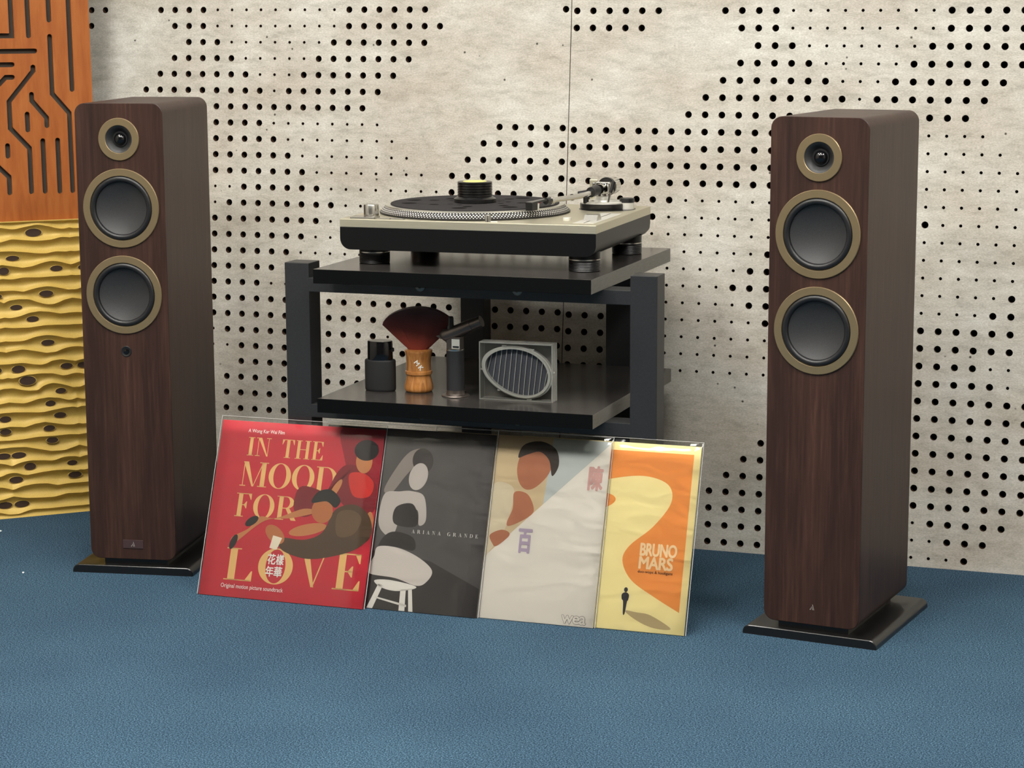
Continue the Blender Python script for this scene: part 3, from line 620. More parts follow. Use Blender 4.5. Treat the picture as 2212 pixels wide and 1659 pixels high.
ak = knob('anti_skate_post', 0.4265, 0.292, [(0.0128, 0.0), (0.0128, 0.0125), (0.0, 0.0125)], SILVER_PAINT, 40)
knob('anti_skate_dial', 0.4265, 0.292, [(0.0132, 0.0122), (0.0132, 0.0190), (0.0124, 0.0200), (0.0, 0.0200)], BLACK_RUBBER, 40)
m = MB(); m.tube([A(0.352, 0.242, 0.030), A(0.364, 0.250, 0.032)], 0.0045, 14); tt(m, 'arm_clip', BLACK_RUBBER, smooth=40)
m = MB(); m.lathe([(0.0050, TH + 0.012), (0.0050, TH + 0.031)], 'z', (0.3600 * K, 0.262 * K, 0), 20); tt(m, 'rest_post', BLACK_RUBBER, smooth=40)

# slipmat and record weight on the platter
wm = TT.rotation_euler.to_matrix().to_4x4(); wm.translation = TT.location
def on_tt(name, label, cat, z): o = empty(name, wm @ Vector((PX, PY, z)), (0, 0, R(1.6))); return tag(o, label, cat)
sm = on_tt('slipmat', 'round black felt slipmat with dark dots lying on the turntable platter', 'slipmat', TH + 0.0144)
MB().lathe([(0.1470 * K, 0.0), (0.1476 * K, 0.0010), (0.1468 * K, 0.0024), (0.0, 0.0024)], 'z', (0, 0, 0), 96).make('felt_disc', FELT, sm, smooth=30)
m = MB()
for a, r_, s_ in [(205, 0.118, 0.0135), (228, 0.083, 0.009), (237, 0.055, 0.005), (175, 0.120, 0.0135), (168, 0.085, 0.009), (160, 0.055, 0.005), (275, 0.115, 0.0135), (280, 0.085, 0.009), (262, 0.060, 0.005), (320, 0.118, 0.0135), (325, 0.085, 0.009), (5, 0.085, 0.009), (20, 0.06, 0.005), (345, 0.055, 0.005), (100, 0.118, 0.0135), (60, 0.115, 0.0135), (62, 0.085, 0.009), (140, 0.085, 0.009), (30, 0.118, 0.0135)]:
    c = (r_ * math.cos(R(a)), r_ * math.sin(R(a)))
    MB().add([(c[0] + s_ * math.cos(2 * PI * q / 16), c[1] + s_ * math.sin(2 * PI * q / 16), 0.0026) for q in range(16)], [tuple(range(16))]).make('printed_dot', DARK_PRINT, sm, fix=False)

rw = on_tt('record_weight', 'ribbed black record weight with a pale yellow top on the slipmat', 'record weight', TH + 0.0168)
MB().lathe([(0.0365, 0.0), (0.0375, 0.001), (0.0375, 0.0068), (0.0365, 0.0076), (0.0305, 0.0112), (0.0295, 0.0112)], 'z', (0, 0, 0), 64).make('flange', BLACK_SATIN, rw, smooth=30)
prof = []
for k in range(5):
    z_ = 0.0110 + k * 0.0047; prof += [(0.0296, z_), (0.0312, z_ + 0.0007), (0.0312, z_ + 0.0037), (0.0296, z_ + 0.0044)]
prof += [(0.0300, 0.0345), (0.0312, 0.0349), (0.0312, 0.0361), (0.0300, 0.0373), (0.0215, 0.0373)]
MB().lathe(prof, 'z', (0, 0, 0), 64).make('ribbed_body', BLACK_SATIN, rw, smooth=30)
MB().lathe([(0.0212, 0.0368), (0.0212, 0.0377), (0.0, 0.0377)], 'z', (0, 0, 0), 48).make('top_label', YELLOW_LABEL, rw, smooth=30)

# ------------------------------------------------------------------ things on the lower shelf
ZL = 0.3532
bt = empty('bottle', (-0.1876, -0.4270, ZL), (0, 0, R(4))); tag(bt, 'small matte black bottle with a glossy black cap on the lower shelf', 'bottle')
MB().lathe([(0.0258, 0.0), (0.0278, 0.0018), (0.0283, 0.005), (0.0283, 0.0530), (0.0276, 0.0552), (0.0262, 0.0562), (0.0, 0.0562)], 'z', (0, 0, 0), 56, sy=0.62).make('bottle_body', MATTE_BLACK, bt, smooth=40)
MB().lathe([(0.0228, 0.0560), (0.0230, 0.0575), (0.0226, 0.0880), (0.0218, 0.0893), (0.0, 0.0893)], 'z', (0, 0, 0), 48, sy=0.75).make('cap', BLACK_GLOSS, bt, smooth=40)
m = MB(); m.box(0.018, 0.0255, -0.004, 0.004, 0.070, 0.0775, 0.0018); m.make('cap_catch', BLACK_GLOSS, bt)

br = empty('dusting_brush', (-0.1208, -0.4120, ZL), (0, 0, R(17))); tag(br, 'fan-shaped red-brown dusting brush with a turned wooden handle', 'brush')
MB().lathe([(0.0215, 0.0), (0.0243, 0.0022), (0.0254, 0.0060), (0.0252, 0.0110), (0.0232, 0.0200), (0.0216, 0.0255), (0.0216, 0.0300), (0.0222, 0.0308), (0.0236, 0.0318), (0.0238, 0.0345), (0.0236, 0.0368), (0.0220, 0.0380), (0.0217, 0.0420), (0.0216, 0.0520), (0.0224, 0.0620), (0.0240, 0.0690), (0.0247, 0.0718), (0.0243, 0.0740), (0.0205, 0.0752)], 'z', (0, 0, 0), 56).make('handle', TURNED_WOOD, br, smooth=45)
# bristle tuft: flattened fan, core and loose hairs
def fan(ang, dep, t):
    """ang -1..1 across, dep -1..1 front/back, t 0..1 root to tip"""
    x0 = 0.0150 * ang; L = 0.0800 * (1.0 - 0.09 * ang * ang - 0.05 * ang ** 10); th = R(54) * ang
    q = t ** 0.9
    x = x0 + L * q * math.sin(th) * 0.88; z = 0.0735 + L * q * math.cos(th * 0.86) * 0.98
    y = dep * (0.0125 + 0.0015 * t) * math.sqrt(max(0.0, 1 - 0.85 * ang * ang))
    return (x, y, z)
m = MB(); NA, NT = 26, 10; g = []
for side in (-1, 1):
    base = len(m.v); vv = [fan(-1 + 2 * i / NA, side * (0.97 if 0 < i < NA else 0.97), t / NT * 0.965) for i in range(NA + 1) for t in range(NT + 1)]
    m.add(vv, [(i * (NT + 1) + t, (i + 1) * (NT + 1) + t, (i + 1) * (NT + 1) + t + 1, i * (NT + 1) + t + 1) for i in range(NA) for t in range(NT)])
n1 = (NA + 1) * (NT + 1)
for i in range(NA): a, b = i * (NT + 1) + NT, (i + 1) * (NT + 1) + NT; m.f.append((a, b, b + n1, a + n1)); m.m.append(0)
for e in (0, NA):
    for t in range(NT): a, b = e * (NT + 1) + t, e * (NT + 1) + t + 1; m.f.append((a, b, b + n1, a + n1)); m.m.append(0)
tuft = m.make('bristle_tuft', BRISTLE, br, smooth=60)
m = MB()
for i in range(3200):
    a = random.uniform(-1, 1); dp = random.choice((-1, 1)) * random.uniform(0.9, 1.06) if random.random() < 0.7 else random.uniform(-1, 1); te = random.uniform(0.93, 1.045); w = 0.00016
    p0, p1, p2 = Vector(fan(a, dp, random.uniform(0.0, 0.3))), Vector(fan(a * 1.003, dp, 0.6)), Vector(fan(a * random.uniform(0.985, 1.02), dp, te)); s_ = Vector((w, 0, 0)); n = len(m.v)
    m.v += [tuple(p0 - s_), tuple(p0 + s_), tuple(p1 + s_), tuple(p1 - s_), tuple(p2)]; m.f += [(n, n + 1, n + 2, n + 3), (n + 3, n + 2, n + 4)]; m.m += [0, 0]
hs = m.make('bristle_hairs', BRISTLE, tuft, fix=False); hs['kind'] = 'stuff'
def handle_letter(ch, cx, cz, size, ang):      # a letter wrapped on the handle's curve
    m = MB(); v, f = text_polys(ch, 1.0)
    mx = (min(p[0] for p in v) + max(p[0] for p in v)) / 2; mz = (min(p[1] for p in v) + max(p[1] for p in v)) / 2
    for dx, dz in ((0, 0), (0.0003, 0), (-0.0003, 0), (0, 0.0003), (0, -0.0003)):
        out = []
        for px, py in v:
            sx, sz = (px - mx) * size, (py - mz) * size; x = sx * math.cos(ang) - sz * math.sin(ang) + cx + dx; z = sx * math.sin(ang) + sz * math.cos(ang) + cz + dz
            out.append((0.0222 * math.sin(x / 0.0216), -0.0222 * math.cos(x / 0.0216) - 0.0004, z))
        m.add(out, f)
    m.make('letter', WHITE_PRINT, br, fix=False)
handle_letter('M', -0.0010, 0.0535, 0.0115, R(-52)); handle_letter('K', 0.0058, 0.0448, 0.0115, R(-52))

tl = empty('torch_lighter', (-0.0425, -0.4350, ZL)); tag(tl, 'black torch lighter with a tilted barrel head standing on the lower shelf', 'torch')
MB().lathe([(0.0245, 0.0), (0.0247, 0.0012), (0.0238, 0.0026), (0.0172, 0.0034), (0.0160, 0.0060), (0.0158, 0.0110)], 'z', (0, 0, 0), 48).make('base_disc', GUNMETAL, tl, smooth=35)
MB().lathe([(0.0156, 0.0100), (0.0156, 0.0800), (0.0150, 0.0808)], 'z', (0, 0, 0), 40).make('grip', LEATHER, tl, smooth=35)
MB().lathe([(0.0152, 0.0800), (0.0156, 0.0812), (0.0156, 0.0832), (0.0146, 0.0840)], 'z', (0, 0, 0), 40).make('grip_ring', STEEL, tl, smooth=35)
m = MB(); m.box(-0.0132, 0.0128, -0.0090, 0.0090, 0.0830, 0.1040, 0.0012); nk = m.make('neck', GUNMETAL, tl)
m = MB(); m.box(-0.0030, 0.0116, -0.0096, -0.0088, 0.0845, 0.1010); m.make('neck_plate', SILVER_PAINT, nk)
m = MB(); m.box(-0.0010, 0.0104, -0.0100, -0.0095, 0.0860, 0.0890); m.make('neck_label', BLACK_SATIN, nk)
P = lambda x, z: (x, 0.0, z)
m = MB(); m.tube([P(-0.0240, 0.1000), P(-0.0225, 0.1020), P(-0.0180, 0.1048), P(-0.0100, 0.1080), P(0.0120, 0.1175), P(0.0300, 0.1252), P(0.0310, 0.1257)], [0.0040, 0.0092, 0.0122, 0.0118, 0.0112, 0.0112, 0.0112], 28); m.make('head', GUNMETAL, tl, smooth=45)
m = MB(); m.tube([P(0.0295, 0.1250), P(0.0490, 0.1332)], [0.0104, 0.0100], 28); m.make('barrel', GUNMETAL, tl, smooth=45)
m = MB(); m.lathe([(0.0078, 0.108), (0.0074, 0.1220), (0.0052, 0.1250), (0.0050, 0.1370), (0.0036, 0.1392), (0.0, 0.1392)], 'z', (-0.0080, 0, 0), 20); m.make('ignition_button', BLACK_RUBBER, tl, smooth=45)
m = MB(); m.add([(-0.0205, -0.004, 0.1085), (-0.0205, 0.004, 0.1085), (-0.0345, 0.004, 0.1040), (-0.0345, -0.004, 0.1040), (-0.0250, -0.004, 0.0990), (-0.0250, 0.004, 0.0990)], [(0, 1, 2, 3), (3, 2, 5, 4), (0, 3, 4), (1, 5, 2), (0, 4, 5, 1)]); m.make('trigger', GUNMETAL, tl)

cs = empty('clear_case', (0.0745, -0.4400, ZL), (0, 0, R(1.5))); tag(cs, 'clear rectangular plastic case holding an oval ribbed pad', 'case')
CW, CH, CD = 0.0662, 0.1010, 0.0135
m = MB(); wt = 0.0022
m.add([(-CW, -CD, 0.0), (CW, -CD, 0.0), (CW, -CD, CH), (-CW, -CD, CH)], [(0, 1, 2, 3)]); m.make('front_pane', ACRYLIC, cs, fix=False)
m = MB(); m.box(-CW, -CW + wt, -CD, CD, 0.0, CH, 0.0005); m.make('side_pane', FROST, cs)
m = MB(); m.box(CW - wt, CW, -CD, CD, 0.0, CH, 0.0005); m.make('side_pane', FROST, cs)
m = MB(); m.box(-CW + wt, CW - wt, -CD, CD, CH - wt, CH, 0.0005); m.make('top_pane', FROST, cs)
m = MB(); m.box(-CW + wt, CW - wt, -CD, CD, 0.0, wt, 0.0005); m.make('bottom_pane', FROST, cs)
m = MB(); m.box(-CW + wt, CW - wt, CD - wt, CD, wt, CH - wt); m.make('back_card', CASE_GREY, cs)
def egg(a, k):      # tilted egg outline
    x = 0.0620 * k * math.cos(a); z = 0.0420 * k * math.sin(a) * (1 + 0.10 * math.cos(a))
    ca, sa = math.cos(R(-14)), math.sin(R(-14)); return (x * ca - z * sa, x * sa + z * ca + CH * 0.50)
def ring(name, k0, k1, y0, y1, mat, par):
    m = MB(); n = 64; v = []
    for kk, yy in ((k0, y0), (k1, y0), (k1, y1), (k0, y1)): v += [(egg(2 * PI * i / n, kk)[0], yy, egg(2 * PI * i / n, kk)[1]) for i in range(n)]
    m.add(v, [(q * n + i, q * n + (i + 1) % n, ((q + 1) % 4) * n + (i + 1) % n, ((q + 1) % 4) * n + i) for q in range(4) for i in range(n)]); return m.make(name, mat, par, smooth=35)
FRM = pmat('grey_clear_plastic', (178, 178, 172), 0.2)
rg = ring('oval_frame', 0.925, 1.0, -CD + 0.004, CD - 0.0025, FRM, cs)
ring('oval_lip', 0.985, 1.05, -CD + 0.007, -CD + 0.011, FRM, rg)
m = MB(); m.add([(egg(2 * PI * i / 64, 0.935)[0], 0.0, egg(2 * PI * i / 64, 0.935)[1]) for i in range(64)], [tuple(range(64))]); m.make('pad', DARK_FABRIC, cs)
outl = [egg(2 * PI * i / 240, 0.93) for i in range(240)]
for i in range(12):
    bx = -0.0505 + i * 0.0092; top = [p for p in outl if abs(p[0] - bx - 0.0040) < 0.0014]; 
    if len(top) < 2: continue
    zt2 = max(p[1] for p in top); low = [p for p in outl if abs(p[0] - bx + 0.0040) < 0.0014]
    if len(low) < 2: continue
    zb2 = min(p[1] for p in low)
    x_t = bx + 0.0040; x_b = bx - 0.0040
    m = MB(); m.tube([(x_b, -0.0016, zb2), (x_t, -0.0016, zt2)], 0.0007, 6); m.make('rib', FRM, cs)
for a in (20, 75, 120, 200, 250, 300):
    x, z = egg(R(a), 1.055); m = MB(); m.box(x - 0.004, x + 0.004, -CD + 0.007, -CD + 0.0105, z - 0.0015, z + 0.0015, 0.0005); m.make('frame_tab', FRM, rg)

# ------------------------------------------------------------------ records
# a high-contrast serif alphabet: outlines in units of the cap height
TN = 0.035
def G(ch):
    P = []; W = 0.8
    def rect(x0, x1, z0, z1): P.append(([(x0, z0), (x1, z0), (x1, z1), (x0, z1)], [(0, 1, 2, 3)]))
    def poly(*p): P.append((list(p), [tuple(range(len(p)))]))
    def arc(cx, cz, ro, zo, ri, zi, a0, a1, n=36):
        v = []; f = []
        for i in range(n + 1):
            a = R(a0 + (a1 - a0) * i / n); v += [(cx + ro * math.cos(a), cz + zo * math.sin(a)), (cx + ri * math.cos(a), cz + zi * math.sin(a))]
        for i in range(n): f.append((2 * i, 2 * i + 1, 2 * i + 3, 2 * i + 2))
        P.append((v, f))
    def serif(x0, x1, top=True, bot=True):
        if bot: rect(x0, x1, 0, TN)
        if top: rect(x0, x1, 1 - TN, 1)
    if ch == 'I': W = 0.40; rect(0.10, 0.30, 0, 1); serif(0, 0.40)
    elif ch == 'N': W = 0.92; rect(0.13, 0.165, 0, 1); rect(0.755, 0.79, 0, 1); poly((0.10, 1), (0.32, 1), (0.79, 0), (0.72, 0)); serif(0, 0.3, False); serif(0.62, 0.92, True, False); rect(0, 0.2, 1 - TN, 1)
    elif ch == 'T': W = 0.78; rect(0.29, 0.49, 0, 1); serif(0.19, 0.59, False); rect(0, 0.78, 1 - TN, 1); poly((0, 1), (0, 0.72), (0.03, 0.72), (0.16, 1)); poly((0.78, 1), (0.62, 1), (0.75, 0.72), (0.78, 0.72))
    elif ch == 'H': W = 0.95; rect(0.10, 0.29, 0, 1); rect(0.66, 0.85, 0, 1); rect(0.2, 0.75, 0.49, 0.49 + TN); serif(0, 0.39); serif(0.56, 0.95)
    elif ch in 'EF':
        W = 0.72; rect(0.10, 0.29, 0, 1); serif(0, 0.39, False); rect(0, 0.68, 1 - TN, 1); poly((0.68, 1), (0.52, 1), (0.65, 0.74), (0.68, 0.74)); rect(0.2, 0.5, 0.49, 0.49 + TN); poly((0.5, 0.66), (0.5, 0.36), (0.47, 0.36), (0.36, 0.51), (0.47, 0.66))
        if ch == 'E': rect(0.2, 0.72, 0, TN); poly((0.72, 0), (0.72, 0.28), (0.69, 0.28), (0.54, 0))
    elif ch == 'M': W = 1.15; rect(0.10, 0.135, 0, 1); poly((0.06, 1), (0.28, 1), (0.60, 0.0), (0.52, 0.0)); poly((0.56, 0.0), (0.59, 0.0), (0.93, 1), (0.89, 1)); rect(0.86, 1.05, 0, 1); serif(0, 0.25, False); serif(0.76, 1.15)
    elif ch == 'O': W = 0.95; arc(0.475, 0.5, 0.475, 0.52, 0.27, 0.49, 0, 360, 60)
    elif ch == 'D': W = 0.95; rect(0.10, 0.29, 0, 1); serif(0, 0.45); arc(0.42, 0.5, 0.50, 0.5, 0.30, 0.5 - TN, -90, 90)
    elif ch == 'R': W = 0.95; rect(0.10, 0.29, 0, 1); serif(0, 0.39); rect(0.2, 0.45, 1 - TN, 1); rect(0.2, 0.45, 0.48, 0.48 + TN); arc(0.42, 0.74, 0.36, 0.26, 0.17, 0.26 - TN, -90, 90); poly((0.42, 0.5), (0.60, 0.5), (0.95, 0), (0.72, 0))
    elif ch == 'L': W = 0.74; rect(0.10, 0.29, 0, 1); serif(0, 0.39); rect(0.2, 0.72, 0, TN); poly((0.74, 0), (0.74, 0.32), (0.71, 0.32), (0.55, 0))
    elif ch == 'V': W = 0.92; poly((0.08, 1), (0.30, 1), (0.56, 0), (0.47, 0)); poly((0.49, 0), (0.53, 0), (0.84, 1), (0.80, 1)); rect(0, 0.38, 1 - TN, 1); rect(0.68, 0.92, 1 - TN, 1)
    elif ch == 'A': W = 0.95; poly((0.14, 0), (0.18, 0), (0.50, 1), (0.45, 1)); poly((0.40, 1), (0.50, 1), (0.88, 0), (0.66, 0)); rect(0.25, 0.68, 0.28, 0.28 + TN); serif(0, 0.3, False); serif(0.56, 0.95, False)
    elif ch == 'G': W = 0.95; arc(0.475, 0.5, 0.475, 0.52, 0.27, 0.49, 45, 325, 48); rect(0.68, 0.87, 0.05, 0.45); rect(0.56, 0.95, 0.42, 0.42 + TN)
    elif ch == ' ': W = 0.5
    return P, W
def serif_text(mb, s, x0, x1, z0, h, y, mi=0, gap=0.10):
    gs = [G(c) for c in s]; tot = sum(w for _, w in gs) + gap * (len(gs) - 1); k = (x1 - x0) / tot; x = x0
    for P, w in gs:
        for v, f in P: mb.add([(x + a * k, y, z0 + b * h) for a, b in v], f, mi)
        x += (w + gap) * k
RS = 0.315
EDGE_GLINT_MAT = pmat('sleeve_edge_glint', (225, 225, 222), 0.12, Alpha=0.45)  # whitish colour stands in for the highlight line along the clear sleeve's edges
def record(x_right, y, lean, label, cover_rgb):
    t = empty('vinyl_record', (x_right - RS / 2, y, 0.0), (-R(lean), 0, 0)); tag(t, label, 'record', 'records leaning against the rack')
    pm = pmat('card_' + str(len(MATS)), cover_rgb, 0.55)
    MB().box(-RS / 2, RS / 2, 0.0, 0.003, 0.0006, RS, 0.0004).make('cover', pm, t)
    m = MB(); nx = 14; e = 0.003; w0, w1, h1 = -RS / 2 - e, RS / 2 + e, RS + 0.0075
    def sy(i, j): return -0.0018 - 0.0003 * math.sin(i * 1.7) * math.sin(j * 1.1)
    gx = [0.0, 0.012] + [0.012 + 0.976 * q / (nx - 2) for q in range(1, nx - 2)] + [0.988, 1.0]
    v = [(w0 + (w1 - w0) * gx[i], sy(i, j) if 0 < i < nx and 0 < j < nx else (0.0012 if j == nx or i in (0, nx) else -0.0016), h1 * gx[j]) for i in range(nx + 1) for j in range(nx + 1)]
    m.add(v, [(i * (nx + 1) + j, (i + 1) * (nx + 1) + j, (i + 1) * (nx + 1) + j + 1, i * (nx + 1) + j + 1) for i in range(nx) for j in range(nx)])
    sl = m.make('plastic_sleeve', SLEEVE, t, smooth=60, fix=False)
    MB().tube([(w1, 0.001, 0.001), (w1, 0.001, h1), (w0, 0.001, h1), (w0, 0.001, 0.001)], 0.0007, 6).make('sleeve_edge_glint', EDGE_GLINT_MAT, sl)
    return t
def art(t, layers, name='printed_picture'):
    """flat printed colour areas: list of (rgb, [polygon, ...]) in cover coordinates"""
    m = MB(); mats = []
    for li, (rgb, polys) in enumerate(layers):
        mats.append(pmat('print_%d' % len(MATS), rgb, 0.6)); y = -0.00015 - 0.00004 * li
        for p in polys: m.add([(min(max(u, 0.0004), RS - 0.0004) - RS / 2, y, min(max(w, 0.001), RS - 0.0004)) for u, w in p], [tuple(range(len(p)))], li)
    return m.make(name, None, t, mats=mats, fix=False)
def ell(cx, cz, rx, rz, a=0, n=36):
    c, s = math.cos(R(a)), math.sin(R(a)); return [(cx + rx * math.cos(2 * PI * i / n) * c - rz * math.sin(2 * PI * i / n) * s, cz + rx * math.cos(2 * PI * i / n) * s + rz * math.sin(2 * PI * i / n) * c) for i in range(n)]
def lett(t, rgb, fn, name='lettering', y=-0.0006):
    m = MB(); fn(m, y); m.v = [(x - RS / 2, yy, z) for x, yy, z in m.v]
    return m.make(name, pmat('ink_%d' % len(MATS), rgb, 0.6), t, fix=False)
SC = smooth_closed
# 1 red cover
r1 = record(-0.157, -0.594, 21.2, 'red film soundtrack record with large gold serif lettering and two figures', (198, 38, 58))
GOLD_INK = (232, 194, 126)
lett(r1, GOLD_INK, lambda m, y: serif_text(m, 'IN', 0.0560, 0.1007, 0.2535, 0.0330, y), y=-0.0001)
lett(r1, GOLD_INK, lambda m, y: serif_text(m, 'THE', 0.1227, 0.2030, 0.2535, 0.0330, y), y=-0.0001)
lett(r1, GOLD_INK, lambda m, y: serif_text(m, 'MOOD', 0.0500, 0.2380, 0.1985, 0.0440, y, gap=0.05), y=-0.0001)
lett(r1, GOLD_INK, lambda m, y: serif_text(m, 'FOR', 0.0480, 0.1680, 0.1435, 0.0420, y, gap=0.08), y=-0.0001)
for _c, _a, _b, _h in (('L', 0.0440, 0.0980, 0.0570), ('O', 0.1080, 0.1745, 0.0610), ('V', 0.1840, 0.2400, 0.0630), ('E', 0.2530, 0.3035, 0.0640)):
    lett(r1, GOLD_INK, lambda m, y: serif_text(m, _c, _a, _b, 0.0305, _h, y), y=-0.0001)
art1 = art(r1, [((150, 26, 44), [SC([(0.235, 0.315), (0.315, 0.315), (0.315, 0.18), (0.27, 0.21), (0.245, 0.26)])]),
 ((128, 22, 36), [SC([(0.236, 0.236), (0.262, 0.250), (0.292, 0.236), (0.312, 0.214), (0.312, 0.170), (0.270, 0.168), (0.236, 0.190), (0.172, 0.206), (0.160, 0.170), (0.176, 0.152), (0.205, 0.165)])]),
 ((206, 46, 40), [SC([(0.258, 0.232), (0.285, 0.236), (0.306, 0.220), (0.300, 0.196), (0.270, 0.196)])]),
 ((196, 132, 84), [SC([(0.206, 0.162), (0.160, 0.148), (0.110, 0.140), (0.066, 0.104), (0.052, 0.092), (0.050, 0.106), (0.080, 0.124), (0.098, 0.146), (0.130, 0.146), (0.180, 0.166)]), ell(0.193, 0.130, 0.036, 0.010, 14), ell(0.283, 0.257, 0.0155, 0.021, 8), ell(0.308, 0.152, 0.007, 0.018, 5), ell(0.236, 0.205, 0.006, 0.020, -28)]),
 ((30, 24, 26), [ell(0.285, 0.277, 0.0230, 0.0185), ell(0.054, 0.098, 0.006, 0.014, -20), ell(0.084, 0.137, 0.007, 0.014, -55)]),
 ((84, 62, 42), [SC([(0.240, 0.168), (0.274, 0.180), (0.304, 0.164), (0.314, 0.130), (0.290, 0.104), (0.250, 0.088), (0.202, 0.079), (0.160, 0.086), (0.142, 0.098), (0.146, 0.112), (0.190, 0.112), (0.222, 0.128)])]),
 ((108, 82, 56), [SC([(0.246, 0.162), (0.272, 0.170), (0.292, 0.156), (0.280, 0.128), (0.250, 0.124)])]),
 ((186, 116, 72), [ell(0.216, 0.165, 0.020, 0.022, 20), ell(0.132, 0.117, 0.022, 0.013, -35)]),
 ((26, 22, 22), [SC([(0.194, 0.178), (0.204, 0.198), (0.228, 0.203), (0.248, 0.186), (0.240, 0.172), (0.222, 0.182)])]),
 ((236, 226, 206), [[(0.129, 0.1150), (0.147, 0.1115), (0.139, 0.0900), (0.125, 0.0925)]])])
art1.location.y = -0.0001
WHITE_INK = (244, 240, 236)
lett(r1, WHITE_INK, lambda m, y: fit_text(m, 'A Wong Kar Wai Film', 0.0535, 0.1245, 0.2950, 0.0064, y, offset=0.006), y=-0.0009)
lett(r1, WHITE_INK, lambda m, y: fit_text(m, 'Original motion picture soundtrack', 0.0415, 0.1620, 0.0168, 0.0072, y, offset=0.006), y=-0.0009)
for _c, _a, _b in (('\u82b1', 0.1250, 0.0640), ('\u6a23', 0.1412, 0.0640), ('\u5e74', 0.1240, 0.0425), ('\u83ef', 0.1402, 0.0425)):
    lett(r1, WHITE_INK, lambda m, y: bold_text(m, _c, _a, _a + 0.0148, _b, 0.0182, y, 0.0004), 'character', -0.0009)
# 2 charcoal cover
r2 = record(0.0475, -0.5825, 19.8, 'charcoal grey record with a pale seated figure on a white stool', (84, 80, 80))
art(r2, [((56, 52, 52), [SC([(0.10, 0.20), (0.16, 0.10), (0.29, 0.04), (0.315, 0.0), (0.0, 0.0), (0.0, 0.25)])][:0] + [[(0.0, 0.0), (0.315, 0.0), (0.315, 0.05), (0.22, 0.09), (0.15, 0.10), (0.0, 0.10)]]),
 ((148, 138, 132), [SC([(0.182, 0.282), (0.160, 0.276), (0.140, 0.250), (0.120, 0.208), (0.134, 0.202), (0.156, 0.232), (0.178, 0.262)])]),
 ((60, 54, 52), [ell(0.186, 0.262, 0.019, 0.022, 20)]),
 ((196, 188, 182), [ell(0.181, 0.234, 0.017, 0.024, -12), SC([(0.122, 0.200), (0.150, 0.206), (0.172, 0.208), (0.196, 0.200), (0.204, 0.160), (0.192, 0.150), (0.186, 0.176), (0.160, 0.172), (0.146, 0.128), (0.124, 0.136), (0.116, 0.158)])]),
 ((44, 40, 40), [SC([(0.146, 0.178), (0.176, 0.186), (0.190, 0.160), (0.182, 0.146), (0.146, 0.150)]), SC([(0.130, 0.126), (0.150, 0.136), (0.184, 0.128), (0.188, 0.106), (0.150, 0.110), (0.122, 0.104)])]),
 ((214, 206, 200), [SC([(0.122, 0.108), (0.160, 0.108), (0.200, 0.094), (0.226, 0.074), (0.218, 0.054), (0.200, 0.046), (0.160, 0.056), (0.112, 0.060), (0.108, 0.074), (0.116, 0.090)])]),
 ((236, 232, 226), [SC([(0.122, 0.049), (0.150, 0.052), (0.196, 0.046), (0.196, 0.040), (0.164, 0.034), (0.136, 0.038)]), [(0.130, 0.044), (0.139, 0.042), (0.124, 0.001), (0.113, 0.001)], [(0.172, 0.038), (0.182, 0.038), (0.184, 0.001), (0.173, 0.001)], [(0.186, 0.040), (0.193, 0.040), (0.199, 0.001), (0.191, 0.001)], [(0.127, 0.022), (0.128, 0.019), (0.186, 0.008), (0.186, 0.012)]])])
lett(r2, (236, 234, 230), lambda m, y: serif_text(m, 'ARIANA GRANDE', 0.1805, 0.3020, 0.1356, 0.0062, y, gap=0.75))
# 3 white cover
r3 = record(0.2530, -0.5770, 19.6, 'off-white record with a diagonal portrait corner and faded pink characters', (228, 222, 213))
a3 = lambda u: 0.1049 + (u - 0.11) * (0.3106 - 0.1049) / (0.314 - 0.11)
art(r3, [((206, 186, 150), [[(0.0, 0.315), (0.0, 0.0), (0.11, 0.1049), (0.314, 0.3106), (0.314, 0.315)]]), ((190, 196, 194), [[(0.205, a3(0.205)), (0.314, 0.3106), (0.314, 0.315), (0.212, 0.315)]]),
 ((214, 202, 176), [SC([(0.116, 0.232), (0.150, 0.224), (0.148, 0.180), (0.140, 0.150), (0.118, 0.114), (0.106, 0.102), (0.104, 0.190)])]),
 ((180, 116, 84), [SC([(0.152, 0.218), (0.176, 0.216), (0.190, 0.190), (0.178, 0.175), (0.150, 0.160), (0.144, 0.166), (0.152, 0.190)]), SC([(0.152, 0.262), (0.158, 0.236), (0.172, 0.224), (0.190, 0.230), (0.210, 0.254), (0.212, 0.280), (0.186, 0.296), (0.160, 0.288)]), SC([(0.116, 0.142), (0.134, 0.152), (0.148, 0.150), (0.150, 0.142), (0.130, 0.124), (0.122, 0.128)])]),
 ((54, 42, 36), [SC([(0.152, 0.278), (0.160, 0.300), (0.190, 0.308), (0.218, 0.296), (0.226, 0.270), (0.216, 0.250), (0.208, 0.276), (0.190, 0.290), (0.168, 0.284)])])])
lett(r3, (206, 164, 158), lambda m, y: bold_text(m, '\u9673', 0.2815, 0.3055, 0.2310, 0.0400, y, 0.0013), 'pink_character')
lett(r3, (178, 162, 184), lambda m, y: bold_text(m, '\u767e', 0.1685, 0.1910, 0.1165, 0.0395, y, 0.0013), 'lilac_character')
lett(r3, (44, 40, 40), lambda m, y: bold_text(m, 'wea', 0.2590, 0.3012, 0.0050, 0.0190, y, 0.0011, 0.9), 'wea_outline', -0.0005)
lett(r3, (228, 222, 213), lambda m, y: bold_text(m, 'wea', 0.2590, 0.3012, 0.0050, 0.0190, y, 0.0006, 0.9), 'wea_letters', -0.0006)
